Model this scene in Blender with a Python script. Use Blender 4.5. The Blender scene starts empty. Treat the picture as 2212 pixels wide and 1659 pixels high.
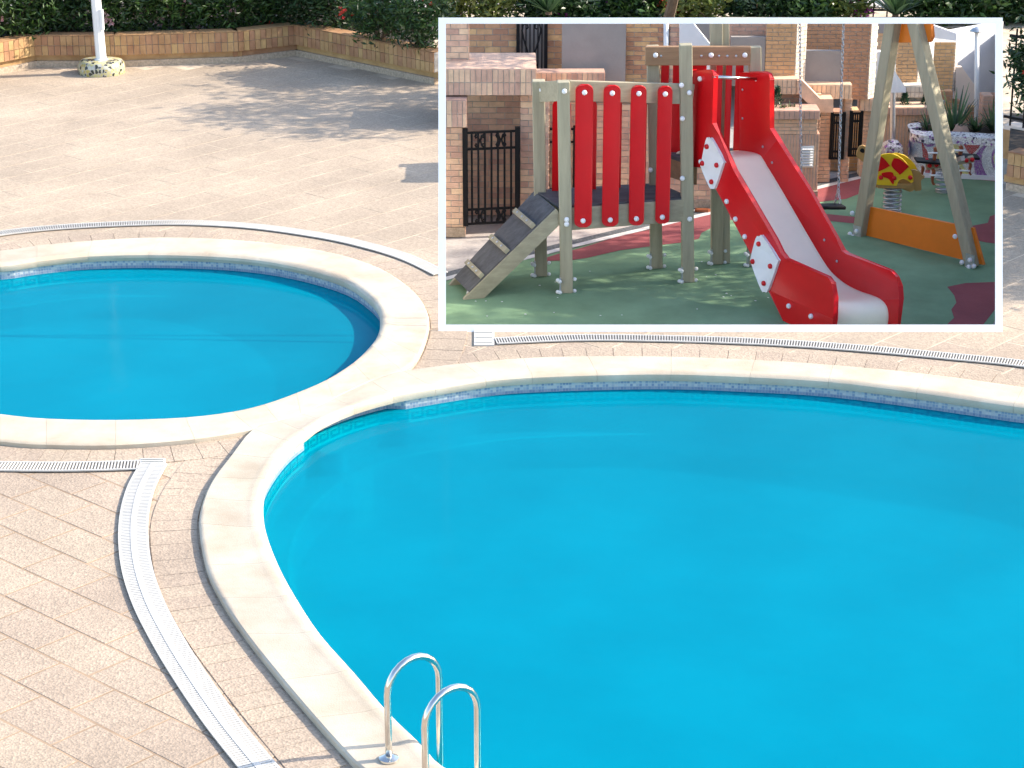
import bpy, bmesh, math, random
from mathutils import Vector, Matrix
from mathutils.geometry import tessellate_polygon
random.seed(7)
R = math.radians
sc = bpy.context.scene
COL = sc.collection
# ------------------------------------------------------------------ camera, sky, sun, exposure
CAM_H, PITCH, FPX, IW, IH = 7.5, R(20), 4886.0, 2212.0, 1659.0
cam = bpy.data.cameras.new('camera'); camo = bpy.data.objects.new('camera', cam); COL.objects.link(camo)
camo.location = (0, 0, CAM_H); camo.rotation_euler = (R(90) - PITCH, 0, 0)
cam.sensor_width = 36; cam.lens = 36 * FPX / IW; cam.clip_end = 500; cam.clip_start = .1
sc.camera = camo
SUN_EL, SUN_V = R(31), Vector((.986, .168, 0)).normalized()     # towards the sun, from the right and slightly behind
w = bpy.data.worlds.new('World'); sc.world = w; w.use_nodes = True
nt = w.node_tree; bg = nt.nodes['Background']; sky = nt.nodes.new('ShaderNodeTexSky')
sky.sky_type = 'NISHITA'; sky.sun_disc = False; sky.sun_elevation = SUN_EL
sky.sun_rotation = math.atan2(SUN_V.x, SUN_V.y); sky.air_density = 1.0; sky.dust_density = 1.5
nt.links.new(sky.outputs[0], bg.inputs[0]); bg.inputs[1].default_value = .15
sun = bpy.data.lights.new('sun', 'SUN'); suno = bpy.data.objects.new('sun', sun); COL.objects.link(suno)
sun.energy = 3.0; sun.angle = R(.53); sun.color = (1, .90, .76)
sd = Vector((SUN_V.x * math.cos(SUN_EL), SUN_V.y * math.cos(SUN_EL), math.sin(SUN_EL)))
suno.rotation_euler = sd.to_track_quat('Z', 'Y').to_euler(); suno.location = sd * 60
sc.view_settings.view_transform = 'Standard'; sc.view_settings.look = 'None'
sc.view_settings.exposure = 1.56; sc.view_settings.gamma = 1
sc.cycles.max_bounces = 6; sc.cycles.transparent_max_bounces = 16; sc.cycles.diffuse_bounces = 3
sc.cycles.sample_clamp_indirect = 6

# ------------------------------------------------------------------ measuring helpers
cP, sP = math.cos(PITCH), math.sin(PITCH)
def ray(x, y):
    a = (x - IW / 2) / FPX; b = (IH / 2 - y) / FPX
    return Vector((a, cP + b * sP, -sP + b * cP))
def G(x, y, z=0.0):
    d = ray(x, y); t = (z - CAM_H) / d.z
    return Vector((d.x * t, d.y * t, z))
def AT(x, y, Y):
    d = ray(x, y); t = Y / d.y
    return Vector((d.x * t, Y, CAM_H + d.z * t))
def ONPLANE(x, y, p0, n):
    d = ray(x, y); o = Vector((0, 0, CAM_H)); t = (p0 - o).dot(n) / d.dot(n)
    return o + d * t
D = 1.6                                    # the play court lies this far below the terrace
FL = -D

# ------------------------------------------------------------------ materials
MATS = {}
def mat(name, col, rough=.6, var=.12, scale=6, bump=0., bscale=60, rnd=0., hue=.03, metal=0., spec=.5, vec=None, col2=None, coat=0.):
    if name in MATS: return MATS[name]
    m = bpy.data.materials.new(name); m.use_nodes = True; n = m.node_tree; b = n.nodes['Principled BSDF']
    L = n.links.new
    g = n.nodes.new('ShaderNodeNewGeometry'); mp = n.nodes.new('ShaderNodeVectorMath'); mp.operation = 'MULTIPLY'
    mp.inputs[1].default_value = vec or (1, 1, 1); L(g.outputs['Position'], mp.inputs[0])
    no = n.nodes.new('ShaderNodeTexNoise'); no.inputs['Scale'].default_value = scale; no.inputs['Detail'].default_value = 5
    no.inputs['Roughness'].default_value = .65; L(mp.outputs[0], no.inputs['Vector'])
    cr = n.nodes.new('ShaderNodeValToRGB'); cr.color_ramp.elements[0].position = .32; cr.color_ramp.elements[1].position = .68
    a = tuple(c * (1 - var) for c in col); c2 = col2 or tuple(min(1, c * (1 + var)) for c in col)
    cr.color_ramp.elements[0].color = (*a, 1); cr.color_ramp.elements[1].color = (*c2, 1)
    L(no.outputs['Fac'], cr.inputs[0]); out = cr.outputs[0]
    if rnd:
        oi = n.nodes.new('ShaderNodeObjectInfo'); mr = n.nodes.new('ShaderNodeMapRange')
        mr.inputs[3].default_value = 1 - rnd; mr.inputs[4].default_value = 1 + rnd; L(oi.outputs['Random'], mr.inputs[0])
        hs = n.nodes.new('ShaderNodeHueSaturation'); L(out, hs.inputs['Color']); L(mr.outputs[0], hs.inputs['Value'])
        m2 = n.nodes.new('ShaderNodeMath'); m2.operation = 'MULTIPLY_ADD'; m2.inputs[1].default_value = hue; m2.inputs[2].default_value = .5 - hue / 2
        L(oi.outputs['Random'], m2.inputs[0]); L(m2.outputs[0], hs.inputs['Hue']); out = hs.outputs[0]
    L(out, b.inputs['Base Color'])
    b.inputs['Roughness'].default_value = rough; b.inputs['Metallic'].default_value = metal
    b.inputs['Specular IOR Level'].default_value = spec; b.inputs['Coat Weight'].default_value = coat
    b.inputs['Coat Roughness'].default_value = .1
    if bump:
        n2 = n.nodes.new('ShaderNodeTexNoise'); n2.inputs['Scale'].default_value = bscale; n2.inputs['Detail'].default_value = 4
        L(mp.outputs[0], n2.inputs['Vector'])
        bu = n.nodes.new('ShaderNodeBump'); bu.inputs['Strength'].default_value = bump; bu.inputs['Distance'].default_value = .01
        L(n2.outputs['Fac'], bu.inputs['Height']); L(bu.outputs[0], b.inputs['Normal'])
    MATS[name] = m
    return m

def mat_paver():
    m = mat('exposed aggregate paver', (.375, .293, .217), .85, .09, .9, rnd=.05, hue=.006)
    n = m.node_tree; L = n.links.new; b = n.nodes['Principled BSDF']; g = [x for x in n.nodes if x.type == 'NEW_GEOMETRY'][0]
    v = n.nodes.new('ShaderNodeTexVoronoi'); v.inputs['Scale'].default_value = 55; L(g.outputs['Position'], v.inputs['Vector'])
    hs = b.inputs['Base Color'].links[0].from_socket
    sp = n.nodes.new('ShaderNodeSeparateColor'); L(v.outputs['Color'], sp.inputs[0])
    mr = n.nodes.new('ShaderNodeMapRange'); mr.inputs[3].default_value = .78; mr.inputs[4].default_value = 1.2; L(sp.outputs[0], mr.inputs[0])
    mx = n.nodes.new('ShaderNodeMix'); mx.data_type = 'RGBA'; mx.blend_type = 'MULTIPLY'; mx.inputs[0].default_value = .8
    L(hs, mx.inputs[6]); L(mr.outputs[0], mx.inputs[7])
    # soiling: broad stains
    no = n.nodes.new('ShaderNodeTexNoise'); no.inputs['Scale'].default_value = .55; no.inputs['Detail'].default_value = 6; L(g.outputs['Position'], no.inputs['Vector'])
    m3 = n.nodes.new('ShaderNodeMapRange'); m3.inputs[1].default_value = .35; m3.inputs[2].default_value = .65; m3.inputs[3].default_value = .90; m3.inputs[4].default_value = 1.1; L(no.outputs['Fac'], m3.inputs[0])
    m4 = n.nodes.new('ShaderNodeMix'); m4.data_type = 'RGBA'; m4.blend_type = 'MULTIPLY'; m4.inputs[0].default_value = 1
    L(mx.outputs[2], m4.inputs[6]); L(m3.outputs[0], m4.inputs[7]); L(m4.outputs[2], b.inputs['Base Color'])
    bu = n.nodes.new('ShaderNodeBump'); bu.inputs['Strength'].default_value = .5; bu.inputs['Distance'].default_value = .006
    L(v.outputs['Distance'], bu.inputs['Height']); L(bu.outputs[0], b.inputs['Normal'])
    return m

def mat_tiles(name, colors, size, grout, gw=.12):
    """small square mosaic by uv (metres): random pick of colours per tile"""
    m = bpy.data.materials.new(name); m.use_nodes = True; n = m.node_tree; L = n.links.new; b = n.nodes['Principled BSDF']
    uv = n.nodes.new('ShaderNodeUVMap'); mu = n.nodes.new('ShaderNodeVectorMath'); mu.operation = 'SCALE'; mu.inputs[3].default_value = 1 / size
    L(uv.outputs[0], mu.inputs[0])
    fl = n.nodes.new('ShaderNodeVectorMath'); fl.operation = 'FLOOR'; L(mu.outputs[0], fl.inputs[0])
    wn = n.nodes.new('ShaderNodeTexWhiteNoise'); L(fl.outputs[0], wn.inputs[0])
    cr = n.nodes.new('ShaderNodeValToRGB'); cr.color_ramp.interpolation = 'CONSTANT'
    els = cr.color_ramp.elements
    while len(els) < len(colors): els.new(.5)
    for i, c in enumerate(colors): els[i].position = i / len(colors); els[i].color = (*c, 1)
    L(wn.outputs['Value'], cr.inputs[0])
    fr = n.nodes.new('ShaderNodeVectorMath'); fr.operation = 'FRACTION'; L(mu.outputs[0], fr.inputs[0])
    sx = n.nodes.new('ShaderNodeSeparateXYZ'); L(fr.outputs[0], sx.inputs[0])
    c1 = n.nodes.new('ShaderNodeMath'); c1.operation = 'LESS_THAN'; c1.inputs[1].default_value = gw; L(sx.outputs[0], c1.inputs[0])
    c2 = n.nodes.new('ShaderNodeMath'); c2.operation = 'LESS_THAN'; c2.inputs[1].default_value = gw; L(sx.outputs[1], c2.inputs[0])
    mxm = n.nodes.new('ShaderNodeMath'); mxm.operation = 'MAXIMUM'; L(c1.outputs[0], mxm.inputs[0]); L(c2.outputs[0], mxm.inputs[1])
    mx = n.nodes.new('ShaderNodeMix'); mx.data_type = 'RGBA'; L(mxm.outputs[0], mx.inputs[0]); L(cr.outputs[0], mx.inputs[6]); mx.inputs[7].default_value = (*grout, 1)
    L(mx.outputs[2], b.inputs['Base Color']); b.inputs['Roughness'].default_value = .25
    MATS[name] = m
    return m

def mat_water():
    m = bpy.data.materials.new('pool water'); m.use_nodes = True; n = m.node_tree; L = n.links.new
    n.nodes.remove(n.nodes['Principled BSDF']); out = n.nodes['Material Output']
    tr = n.nodes.new('ShaderNodeBsdfTransparent'); tr.inputs[0].default_value = (.05, .93, .97, 1)
    gl = n.nodes.new('ShaderNodeBsdfGlossy'); gl.inputs['Roughness'].default_value = .08
    g = n.nodes.new('ShaderNodeNewGeometry'); no = n.nodes.new('ShaderNodeTexNoise'); no.inputs['Scale'].default_value = 5; no.inputs['Detail'].default_value = 3
    L(g.outputs['Position'], no.inputs['Vector'])
    bu = n.nodes.new('ShaderNodeBump'); bu.inputs['Strength'].default_value = .12; bu.inputs['Distance'].default_value = .02; L(no.outputs['Fac'], bu.inputs['Height'])
    L(bu.outputs[0], gl.inputs['Normal'])
    dt = n.nodes.new('ShaderNodeVectorMath'); dt.operation = 'DOT_PRODUCT'; L(bu.outputs[0], dt.inputs[0]); L(g.outputs['Incoming'], dt.inputs[1])
    def mth(op, a, b):
        k = n.nodes.new('ShaderNodeMath'); k.operation = op
        for i, q in enumerate((a, b)):
            if q is None: continue
            if isinstance(q, (int, float)): k.inputs[i].default_value = q
            else: L(q, k.inputs[i])
        return k.outputs[0]
    fz = mth('MULTIPLY_ADD', mth('POWER', mth('SUBTRACT', 1, mth('ABSOLUTE', dt.outputs['Value'], None)), 5), .16); fz.node.inputs[2].default_value = .002
    df = n.nodes.new('ShaderNodeBsdfDiffuse'); wn_ = n.nodes.new('ShaderNodeTexNoise'); wn_.inputs['Scale'].default_value = .8; wn_.inputs['Detail'].default_value = 4; L(g.outputs['Position'], wn_.inputs['Vector'])
    wr = n.nodes.new('ShaderNodeValToRGB'); wr.color_ramp.elements[0].position = .35; wr.color_ramp.elements[1].position = .65
    wr.color_ramp.elements[0].color = (0, .222, .325, 1); wr.color_ramp.elements[1].color = (0, .248, .357, 1); L(wn_.outputs['Fac'], wr.inputs[0]); L(wr.outputs[0], df.inputs[0])
    tb_ = n.nodes.new('ShaderNodeMixShader'); tb_.inputs[0].default_value = .64; L(tr.outputs[0], tb_.inputs[1]); L(df.outputs[0], tb_.inputs[2])
    mx = n.nodes.new('ShaderNodeMixShader'); L(fz, mx.inputs[0]); L(tb_.outputs[0], mx.inputs[1]); L(gl.outputs[0], mx.inputs[2])
    L(mx.outputs[0], out.inputs['Surface'])
    return m

def mat_leaf(name, dark, light, trans=.25):
    m = bpy.data.materials.new(name); m.use_nodes = True; n = m.node_tree; L = n.links.new; b = n.nodes['Principled BSDF']
    at = n.nodes.new('ShaderNodeAttribute'); at.attribute_name = 'tint'
    mx = n.nodes.new('ShaderNodeMix'); mx.data_type = 'RGBA'; L(at.outputs['Fac'], mx.inputs[0]); mx.inputs[6].default_value = (*dark, 1); mx.inputs[7].default_value = (*light, 1)
    L(mx.outputs[2], b.inputs['Base Color']); b.inputs['Roughness'].default_value = .38
    t = n.nodes.new('ShaderNodeBsdfTranslucent'); L(mx.outputs[2], t.inputs[0])
    ms = n.nodes.new('ShaderNodeMixShader'); ms.inputs[0].default_value = trans
    L(b.outputs[0], ms.inputs[1]); L(t.outputs[0], ms.inputs[2]); L(ms.outputs[0], n.nodes['Material Output'].inputs['Surface'])
    MATS[name] = m
    return m

def mat_mosaic(name, base, specks, scale, th=.5):
    """broken-tile mosaic: voronoi cells with grout, specks of other colours"""
    m = bpy.data.materials.new(name); m.use_nodes = True; n = m.node_tree; L = n.links.new; b = n.nodes['Principled BSDF']
    g = n.nodes.new('ShaderNodeNewGeometry')
    v = n.nodes.new('ShaderNodeTexVoronoi'); v.inputs['Scale'].default_value = scale; L(g.outputs['Position'], v.inputs['Vector'])
    sp = n.nodes.new('ShaderNodeSeparateColor'); L(v.outputs['Color'], sp.inputs[0])
    cr = n.nodes.new('ShaderNodeValToRGB'); cr.color_ramp.interpolation = 'CONSTANT'; els = cr.color_ramp.elements
    cols = [(0, base)] + [(th + (1 - th) * i / len(specks), c) for i, c in enumerate(specks)]
    while len(els) < len(cols): els.new(.5)
    for i, (p, c) in enumerate(cols): els[i].position = p; els[i].color = (*c, 1)
    L(sp.outputs[0], cr.inputs[0])
    e = n.nodes.new('ShaderNodeTexVoronoi'); e.feature = 'DISTANCE_TO_EDGE'; e.inputs['Scale'].default_value = scale; L(g.outputs['Position'], e.inputs['Vector'])
    lt = n.nodes.new('ShaderNodeMath'); lt.operation = 'LESS_THAN'; lt.inputs[1].default_value = .05; L(e.outputs['Distance'], lt.inputs[0])
    mx = n.nodes.new('ShaderNodeMix'); mx.data_type = 'RGBA'; L(lt.outputs[0], mx.inputs[0]); L(cr.outputs[0], mx.inputs[6]); mx.inputs[7].default_value = (.42, .40, .38, 1)
    L(mx.outputs[2], b.inputs['Base Color']); b.inputs['Roughness'].default_value = .3
    MATS[name] = m
    return m

PAVER = mat_paver()
GROUT = mat('sandy paver joint', (.52, .42, .31), .95, .3, 2.2)
def _grout():
    n = GROUT.node_tree; L = n.links.new; b = n.nodes['Principled BSDF']; src = b.inputs['Base Color'].links[0].from_socket
    g = [x for x in n.nodes if x.type == 'NEW_GEOMETRY'][0]; sx = n.nodes.new('ShaderNodeSeparateXYZ'); L(g.outputs['Position'], sx.inputs[0])
    mr = n.nodes.new('ShaderNodeMapRange'); mr.inputs[1].default_value = 19.6; mr.inputs[2].default_value = 18.6; L(sx.outputs[1], mr.inputs[0])
    mx = n.nodes.new('ShaderNodeMix'); mx.data_type = 'RGBA'; mx.blend_type = 'MULTIPLY'; mx.inputs[7].default_value = (.60, .52, .46, 1)   # brown sand swept into the lower joints
    L(mr.outputs[0], mx.inputs[0]); L(src, mx.inputs[6]); L(mx.outputs[2], b.inputs['Base Color'])
_grout()
COPING = mat('cream cast stone coping', (.49, .395, .285), .7, .14, 1.6, .25, 90, rnd=.04, hue=.006, col2=(.56, .495, .39))
MORTAR = mat('mortar', (.50, .46, .41), .95, .15, 8)
BRICKT = mat('tan facing brick', (.70, .455, .315), .85, .14, 9, .3, 70, rnd=.20)
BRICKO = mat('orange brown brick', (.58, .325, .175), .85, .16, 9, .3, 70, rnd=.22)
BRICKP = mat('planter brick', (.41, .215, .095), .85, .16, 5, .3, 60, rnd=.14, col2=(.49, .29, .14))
BRICKW = mat('pale and sunlit brick', (.66, .58, .48), .85, .1, 9, .3, 70, rnd=.12)  # pale wall courses; on the pillars' right faces it paints in sunlight
PLINTH = mat('pebble plinth', (.42, .33, .24), .9, .3, 30, .5, 60)
WOOD = mat('treated pine vertical', (.38, .335, .225), .7, .16, 14, .25, 30, vec=(1, 1, .08))
WOODX = mat('treated pine along', (.38, .33, .22), .7, .16, 14, .25, 30, vec=(.08, 1, 1))
WOODB = mat('brown stained pine', (.33, .19, .10), .7, .22, 14, .25, 30, vec=(.08, 1, 1))
DECK = mat('grey anti slip board', (.085, .085, .09), .75, .35, 9, .3, 80, vec=(.25, 1, 1))
RED = mat('glossy red board', (.62, .004, .008), .33, .06, 2, 0, coat=.15, spec=.35)
WHITEP = mat('white plastic', (.84, .84, .83), .35, .03, 3)
CREAM = mat('cream slide bed', (.95, .88, .66), .3, .03, 3, coat=.3)
STEEL = mat('brushed stainless steel', (.68, .66, .62), .17, .05, 20, metal=1)
GALV = mat('galvanised steel', (.50, .52, .54), .4, .12, 20, metal=.8)
BLACK = mat('black painted iron', (.008, .008, .009), .6, .2, 10, spec=.2)
GREEN = mat('green rubber surfacing', (.18, .305, .165), .95, .14, 1.2, .5, 130, col2=(.22, .36, .205))
REDR = mat('maroon rubber surfacing', (.29, .07, .075), .95, .14, 1.5, .5, 130)
PAVE = mat('pale pebble pavement', (.42, .385, .365), .9, .14, 25, .4, 60)
DKSTRIP = mat('dark pebble strip', (.10, .11, .12), .9, .5, 30, .4, 60)
WSTRIP = mat('white edging', (.62, .60, .58), .8, .12, 6)
RENDERG = mat('grey brown render', (.34, .305, .285), .9, .06, 5, .2, 90)
RENDERW = mat('white render', (.80, .79, .80), .9, .04, 3, .1, 80)
RENDERS = mat('pale salmon render', (.80, .66, .55), .9, .05, 3, .1, 80)
ORANGE = mat('orange board', (.80, .20, .01), .5, .06, 3)
YELLOW = mat('yellow board', (.82, .56, .015), .45, .05, 3)
TANB = mat('tan board', (.45, .27, .09), .5, .08, 5)
BROWNB = mat('red brown board', (.30, .085, .03), .4, .2, 10)
FRAMEW = mat('white frame paint', (.92, .90, .87), .5, .02, 2)
PVCW = mat('white plastic grating', (.52, .495, .45), .45, .06, 4)
DARKGAP = mat('dark channel', (.22, .20, .175), .9, .3, 10)
SOIL = mat('planter soil', (.05, .035, .025), .95, .4, 8, .6, 30)
STREET = mat('pale street', (.50, .45, .41), .9, .1, .6, .2, 40)
POSTW = mat('white painted pole', (.78, .78, .76), .45, .05, 3)
STEM = mat('stem bark', (.12, .08, .05), .9, .3, 20)
WATER = mat_water()
POOLB = mat_tiles('pool basin mosaic', [(.03, .245, .375), (.032, .255, .385), (.028, .235, .365), (.034, .265, .395)], .06, (.04, .26, .39), .08)
BAND = mat_tiles('waterline mosaic', [(.48, .50, .50), (.24, .31, .40), (.40, .45, .48), (.20, .26, .36), (.33, .38, .43), (.44, .46, .46), (.26, .32, .41)], .03, (.44, .46, .46), .18)
BLUEL = mat_tiles('blue liner stripe', [(.17, .23, .33), (.19, .26, .36), (.24, .30, .38)], .03, (.34, .38, .42), .14)
MEANDER = mat('pale meander tile', (.62, .90, .88), .3, .1, 10)
LEDGE = mat('pale ledge tile', (.12, .38, .50), .4, .1, 6)
LEAFD = mat_leaf('oleander leaf', (.012, .035, .010), (.075, .15, .03))
LEAFY = mat_leaf('lemon green leaf', (.06, .10, .02), (.26, .28, .06))
LEAFV = mat_leaf('dark vine leaf', (.010, .028, .010), (.05, .11, .03))
BLADE = mat_leaf('blade leaf', (.03, .075, .03), (.13, .22, .09))
CONI = mat_leaf('conifer needle', (.015, .05, .03), (.05, .13, .075))
PINK = mat_leaf('pink petal', (.62, .30, .33), (.85, .62, .62), .4)
MAGENTA = mat_leaf('magenta petal', (.40, .02, .28), (.62, .08, .45), .4)
REDPET = mat_leaf('red petal', (.60, .02, .02), (.75, .08, .05), .4)
MOSB = mat_mosaic('white purple mosaic', (.80, .79, .77), [(.25, .08, .33), (.05, .04, .07), (.5, .42, .55)], 26, .72)
MOSW = mat_mosaic('white mosaic', (.78, .77, .75), [(.66, .65, .66)], 40, .6)
MOSP = mat_mosaic('purple mosaic', (.25, .075, .30), [(.33, .12, .38)], 40, .6)
MOSR = mat_mosaic('red mosaic', (.55, .045, .04), [(.42, .03, .03)], 40, .6)
MOSY = mat_mosaic('yellow mosaic', (.66, .60, .18), [(.74, .68, .3)], 40, .6)
MOSL = mat_mosaic('lamp base mosaic', (.52, .47, .22), [(.02, .025, .015), (.50, .50, .40), (.03, .035, .02), (.42, .34, .10)], 20, .5)

# ------------------------------------------------------------------ building helpers
def tag(o, label=None, cat=None, group=None, kind=None):
    if label: o['label'] = label
    if cat: o['category'] = cat
    if group: o['group'] = group
    if kind: o['kind'] = kind
    return o
def link(name, me, parent=None, m=None):
    o = bpy.data.objects.new(name, me); COL.objects.link(o)
    if parent: o.parent = parent
    return o
def empty(name, label, cat, loc=(0, 0, 0), group=None):
    o = bpy.data.objects.new(name, None); COL.objects.link(o); o.empty_display_size = .2
    BASE[o.name] = Vector(loc); o.location = loc
    return tag(o, label, cat, group)
BASE = {}
def place(o, parent):
    """meshes are written in world coordinates: undo the parent's place"""
    o.parent = parent
    if parent is not None:
        off = BASE.get(parent.name, Vector((0, 0, 0)))
        o.location = -off
        BASE[o.name] = Vector((0, 0, 0)) if True else off
    return o
class MB:
    def __init__(s): s.v = []; s.f = []; s.uv = []
    def add(s, vs, fs):
        k = len(s.v); s.v += [tuple(p) for p in vs]; s.f += [tuple(i + k for i in f) for f in fs]; return s
    def box(s, c, size, rz=0, M=None):
        x, y, z = (d / 2 for d in size)
        vs = [Vector(p) for p in ((-x, -y, -z), (x, -y, -z), (x, y, -z), (-x, y, -z), (-x, -y, z), (x, -y, z), (x, y, z), (-x, y, z))]
        M = M or Matrix.Rotation(rz, 3, 'Z')
        return s.add([M @ p + Vector(c) for p in vs], BOXF)
    def bar(s, a, b, w, h=None, up=(0, 0, 1)):
        """square bar from a to b"""
        a, b = Vector(a), Vector(b); h = h or w
        t = (b - a).normalized(); u = Vector(up)
        if abs(t.dot(u)) > .99: u = Vector((0, 1, 0))
        sx = t.cross(u).normalized(); sy = sx.cross(t).normalized()
        vs = []
        for p in (a, b):
            for q in ((-1, -1), (1, -1), (1, 1), (-1, 1)): vs.append(p + sx * q[0] * w / 2 + sy * q[1] * h / 2)
        return s.add(vs, BOXF2)
    def tube(s, pts, r, n=8, closed=False):
        pts = [Vector(p) for p in pts]; k0 = len(s.v); N = len(pts); rs = r if isinstance(r, (list, tuple)) else [r] * N
        nrm = None
        for i, p in enumerate(pts):
            a = pts[(i - 1) % N] if (i > 0 or closed) else p; b = pts[(i + 1) % N] if (i < N - 1 or closed) else p
            t = (b - a).normalized()
            if nrm is None: nrm = t.orthogonal().normalized()
            nrm = (nrm - t * nrm.dot(t)).normalized(); bi = t.cross(nrm)
            for k in range(n):
                an = 2 * math.pi * k / n; s.v.append(tuple(p + (nrm * math.cos(an) + bi * math.sin(an)) * rs[i]))
        for i in range(N if closed else N - 1):
            for k in range(n):
                a, b = k0 + i * n, k0 + ((i + 1) % N) * n
                s.f.append((a + k, a + (k + 1) % n, b + (k + 1) % n, b + k))
        if not closed:
            s.f.append(tuple(k0 + k for k in range(n))[::-1]); s.f.append(tuple(k0 + (N - 1) * n + k for k in range(n)))
        return s
    def prism(s, poly, ext):
        """polygon (3d points) pushed along ext"""
        poly = [Vector(p) for p in poly]; n = len(poly); e = Vector(ext)
        vs = poly + [p + e for p in poly]
        k = len(s.v); s.v += [tuple(p) for p in vs]
        tr = tessellate_polygon([poly])
        for t in tr: s.f.append(tuple(k + i for i in t)); s.f.append(tuple(k + n + i for i in t[::-1]))
        for i in range(n): j = (i + 1) % n; s.f.append((k + i, k + j, k + n + j, k + n + i))
        return s
    def mesh(s, name, m, smooth=False, bevel=0):
        me = bpy.data.meshes.new(name); me.from_pydata(s.v, [], s.f); me.update()
        bm = bmesh.new(); bm.from_mesh(me)
        if bevel:
            es = [e for e in bm.edges if len(e.link_faces) == 2 and e.calc_face_angle(0) > .5]
            bmesh.ops.bevel(bm, geom=es, offset=bevel, segments=2, affect='EDGES', profile=.5)
        bmesh.ops.recalc_face_normals(bm, faces=bm.faces[:]); bm.to_mesh(me); bm.free()
        if smooth:
            me.polygons.foreach_set('use_smooth', [True] * len(me.polygons))
            if smooth != True: me.set_sharp_from_angle(angle=R(smooth))
        me.materials.append(m); return me
    def build(s, name, m, parent=None, smooth=False, bevel=0):
        return place(link(name, s.mesh(name, m, smooth, bevel)), parent)
BOXF = [(0, 3, 2, 1), (4, 5, 6, 7), (0, 1, 5, 4), (1, 2, 6, 5), (2, 3, 7, 6), (3, 0, 4, 7)]
BOXF2 = [(0, 1, 2, 3)[::-1], (4, 5, 6, 7), (0, 1, 5, 4), (1, 2, 6, 5), (2, 3, 7, 6), (3, 0, 4, 7)]
def inst(name, me, parent, M):
    """object that shares mesh data; M is a world matrix"""
    o = link(name, me, parent)
    off = BASE.get(parent.name, Vector((0, 0, 0))) if parent else Vector((0, 0, 0))
    o.matrix_local = Matrix.Translation(-off) @ M
    return o
def sheet(name, polys, z, m, parent=None):
    polys = [[Vector((p[0], p[1], 0)) for p in q] for q in polys]
    vs = [p for q in polys for p in q]; tr = tessellate_polygon(polys)
    me = bpy.data.meshes.new(name); me.from_pydata([(p.x, p.y, z) for p in vs], [], [tuple(t) for t in tr]); me.update()
    bm = bmesh.new(); bm.from_mesh(me); bmesh.ops.recalc_face_normals(bm, faces=bm.faces[:])
    for f in bm.faces:
        if f.normal.z < 0: f.normal_flip()
    bm.to_mesh(me); bm.free(); me.materials.append(m)
    return place(link(name, me), parent)
def inside(p, poly):
    c = False; n = len(poly); x, y = p[0], p[1]
    for i in range(n):
        a, b = poly[i], poly[i - 1]
        if (a[1] > y) != (b[1] > y) and x < (b[0] - a[0]) * (y - a[1]) / (b[1] - a[1]) + a[0]: c = not c
    return c
def catmull(p, n, closed=True):
    out = []; N = len(p)
    for i in range(N if closed else N - 1):
        g = (lambda k: p[k % N]) if closed else (lambda k: p[max(0, min(N - 1, k))])
        p0, p1, p2, p3 = g(i - 1), g(i), g(i + 1), g(i + 2)
        for k in range(n):
            t = k / n
            out.append(.5 * ((2 * p1) + (p2 - p0) * t + (2 * p0 - 5 * p1 + 4 * p2 - p3) * t * t + (3 * p1 - p0 - 3 * p2 + p3) * t ** 3))
    if not closed: out.append(p[-1].copy())
    return out
def offset_loop(pts, d):
    n = len(pts); area = sum(pts[i].x * pts[(i + 1) % n].y - pts[(i + 1) % n].x * pts[i].y for i in range(n)); s = 1 if area > 0 else -1
    out = []
    for i in range(n):
        t = (pts[(i + 1) % n] - pts[i - 1]).normalized(); out.append(pts[i] + Vector((t.y, -t.x, 0)) * d * s)
    return out

# ------------------------------------------------------------------ the pools' outlines (world)
def P2(l): return [(G(*a, .06), G(*b, .06)) for a, b in l]
def off(l, c, wd=.46):
    r = []
    for x, y in l:
        p = Vector((x, y, .06)); r.append((p, p + (Vector((*c, .06)) - p).normalized() * wd))
    return r
big = P2([((545, 925), (632, 958)), ((600, 908), (662, 934)), ((650, 893), (697, 908)), ((720, 860), (765, 878)), ((800, 822), (850, 854)), ((870, 800), (940, 838)),
          ((1000, 783), (1050, 821)), ((1130, 772), (1150, 813)), ((1270, 768), (1290, 808)), ((1450, 769), (1450, 806)), ((1630, 776), (1620, 812)), ((1800, 787), (1790, 822)),
          ((2000, 806), (1980, 845)), ((2212, 835), (2190, 875))]) \
    + off([(6.1, 19.8), (7.3, 18.5), (8.1, 16.6), (8.2, 14.4), (7.5, 12.4), (6.2, 10.9), (4.6, 10.0), (2.9, 9.9), (1.4, 10.5), (.3, 11.5), (-.45, 12.4)], (3.4, 15.5), .5) \
    + P2([((785, 1659), (960, 1655)), ((745, 1622), (905, 1600)), ((680, 1550), (835, 1532)), ((610, 1468), (765, 1450)), ((530, 1368), (692, 1368)), ((478, 1290), (640, 1290)),
          ((445, 1220), (600, 1216)), ((430, 1130), (573, 1142)), ((440, 1075), (567, 1085)), ((462, 1030), (578, 1036)), ((500, 980), (603, 992))])
small = P2([((0, 950), (0, 893)), ((100, 957), (100, 903)), ((250, 958), (250, 906)), ((420, 945), (400, 901)), ((545, 925), (500, 889)), ((600, 908), (570, 873)), ((650, 893), (640, 848)),
            ((720, 860), (705, 820)), ((800, 822), (762, 783)), ((870, 800), (800, 745)), ((905, 765), (816, 722)), ((927, 700), (822, 695)), ((915, 655), (817, 666)), ((880, 615), (793, 638)),
            ((820, 577), (745, 606)), ((730, 547), (660, 579)), ((620, 528), (560, 560)), ((500, 516), (450, 551)), ((350, 511), (320, 548)), ((200, 518), (190, 551)), ((80, 529), (80, 562)), ((0, 540), (0, 573))]) \
    + off([(-6.9, 24.75), (-7.9, 23.9), (-8.4, 22.6), (-8.1, 21.2), (-7.2, 20.1), (-5.8, 19.35)], (-4.6, 22.2), .62)
SUB = 3
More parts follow.
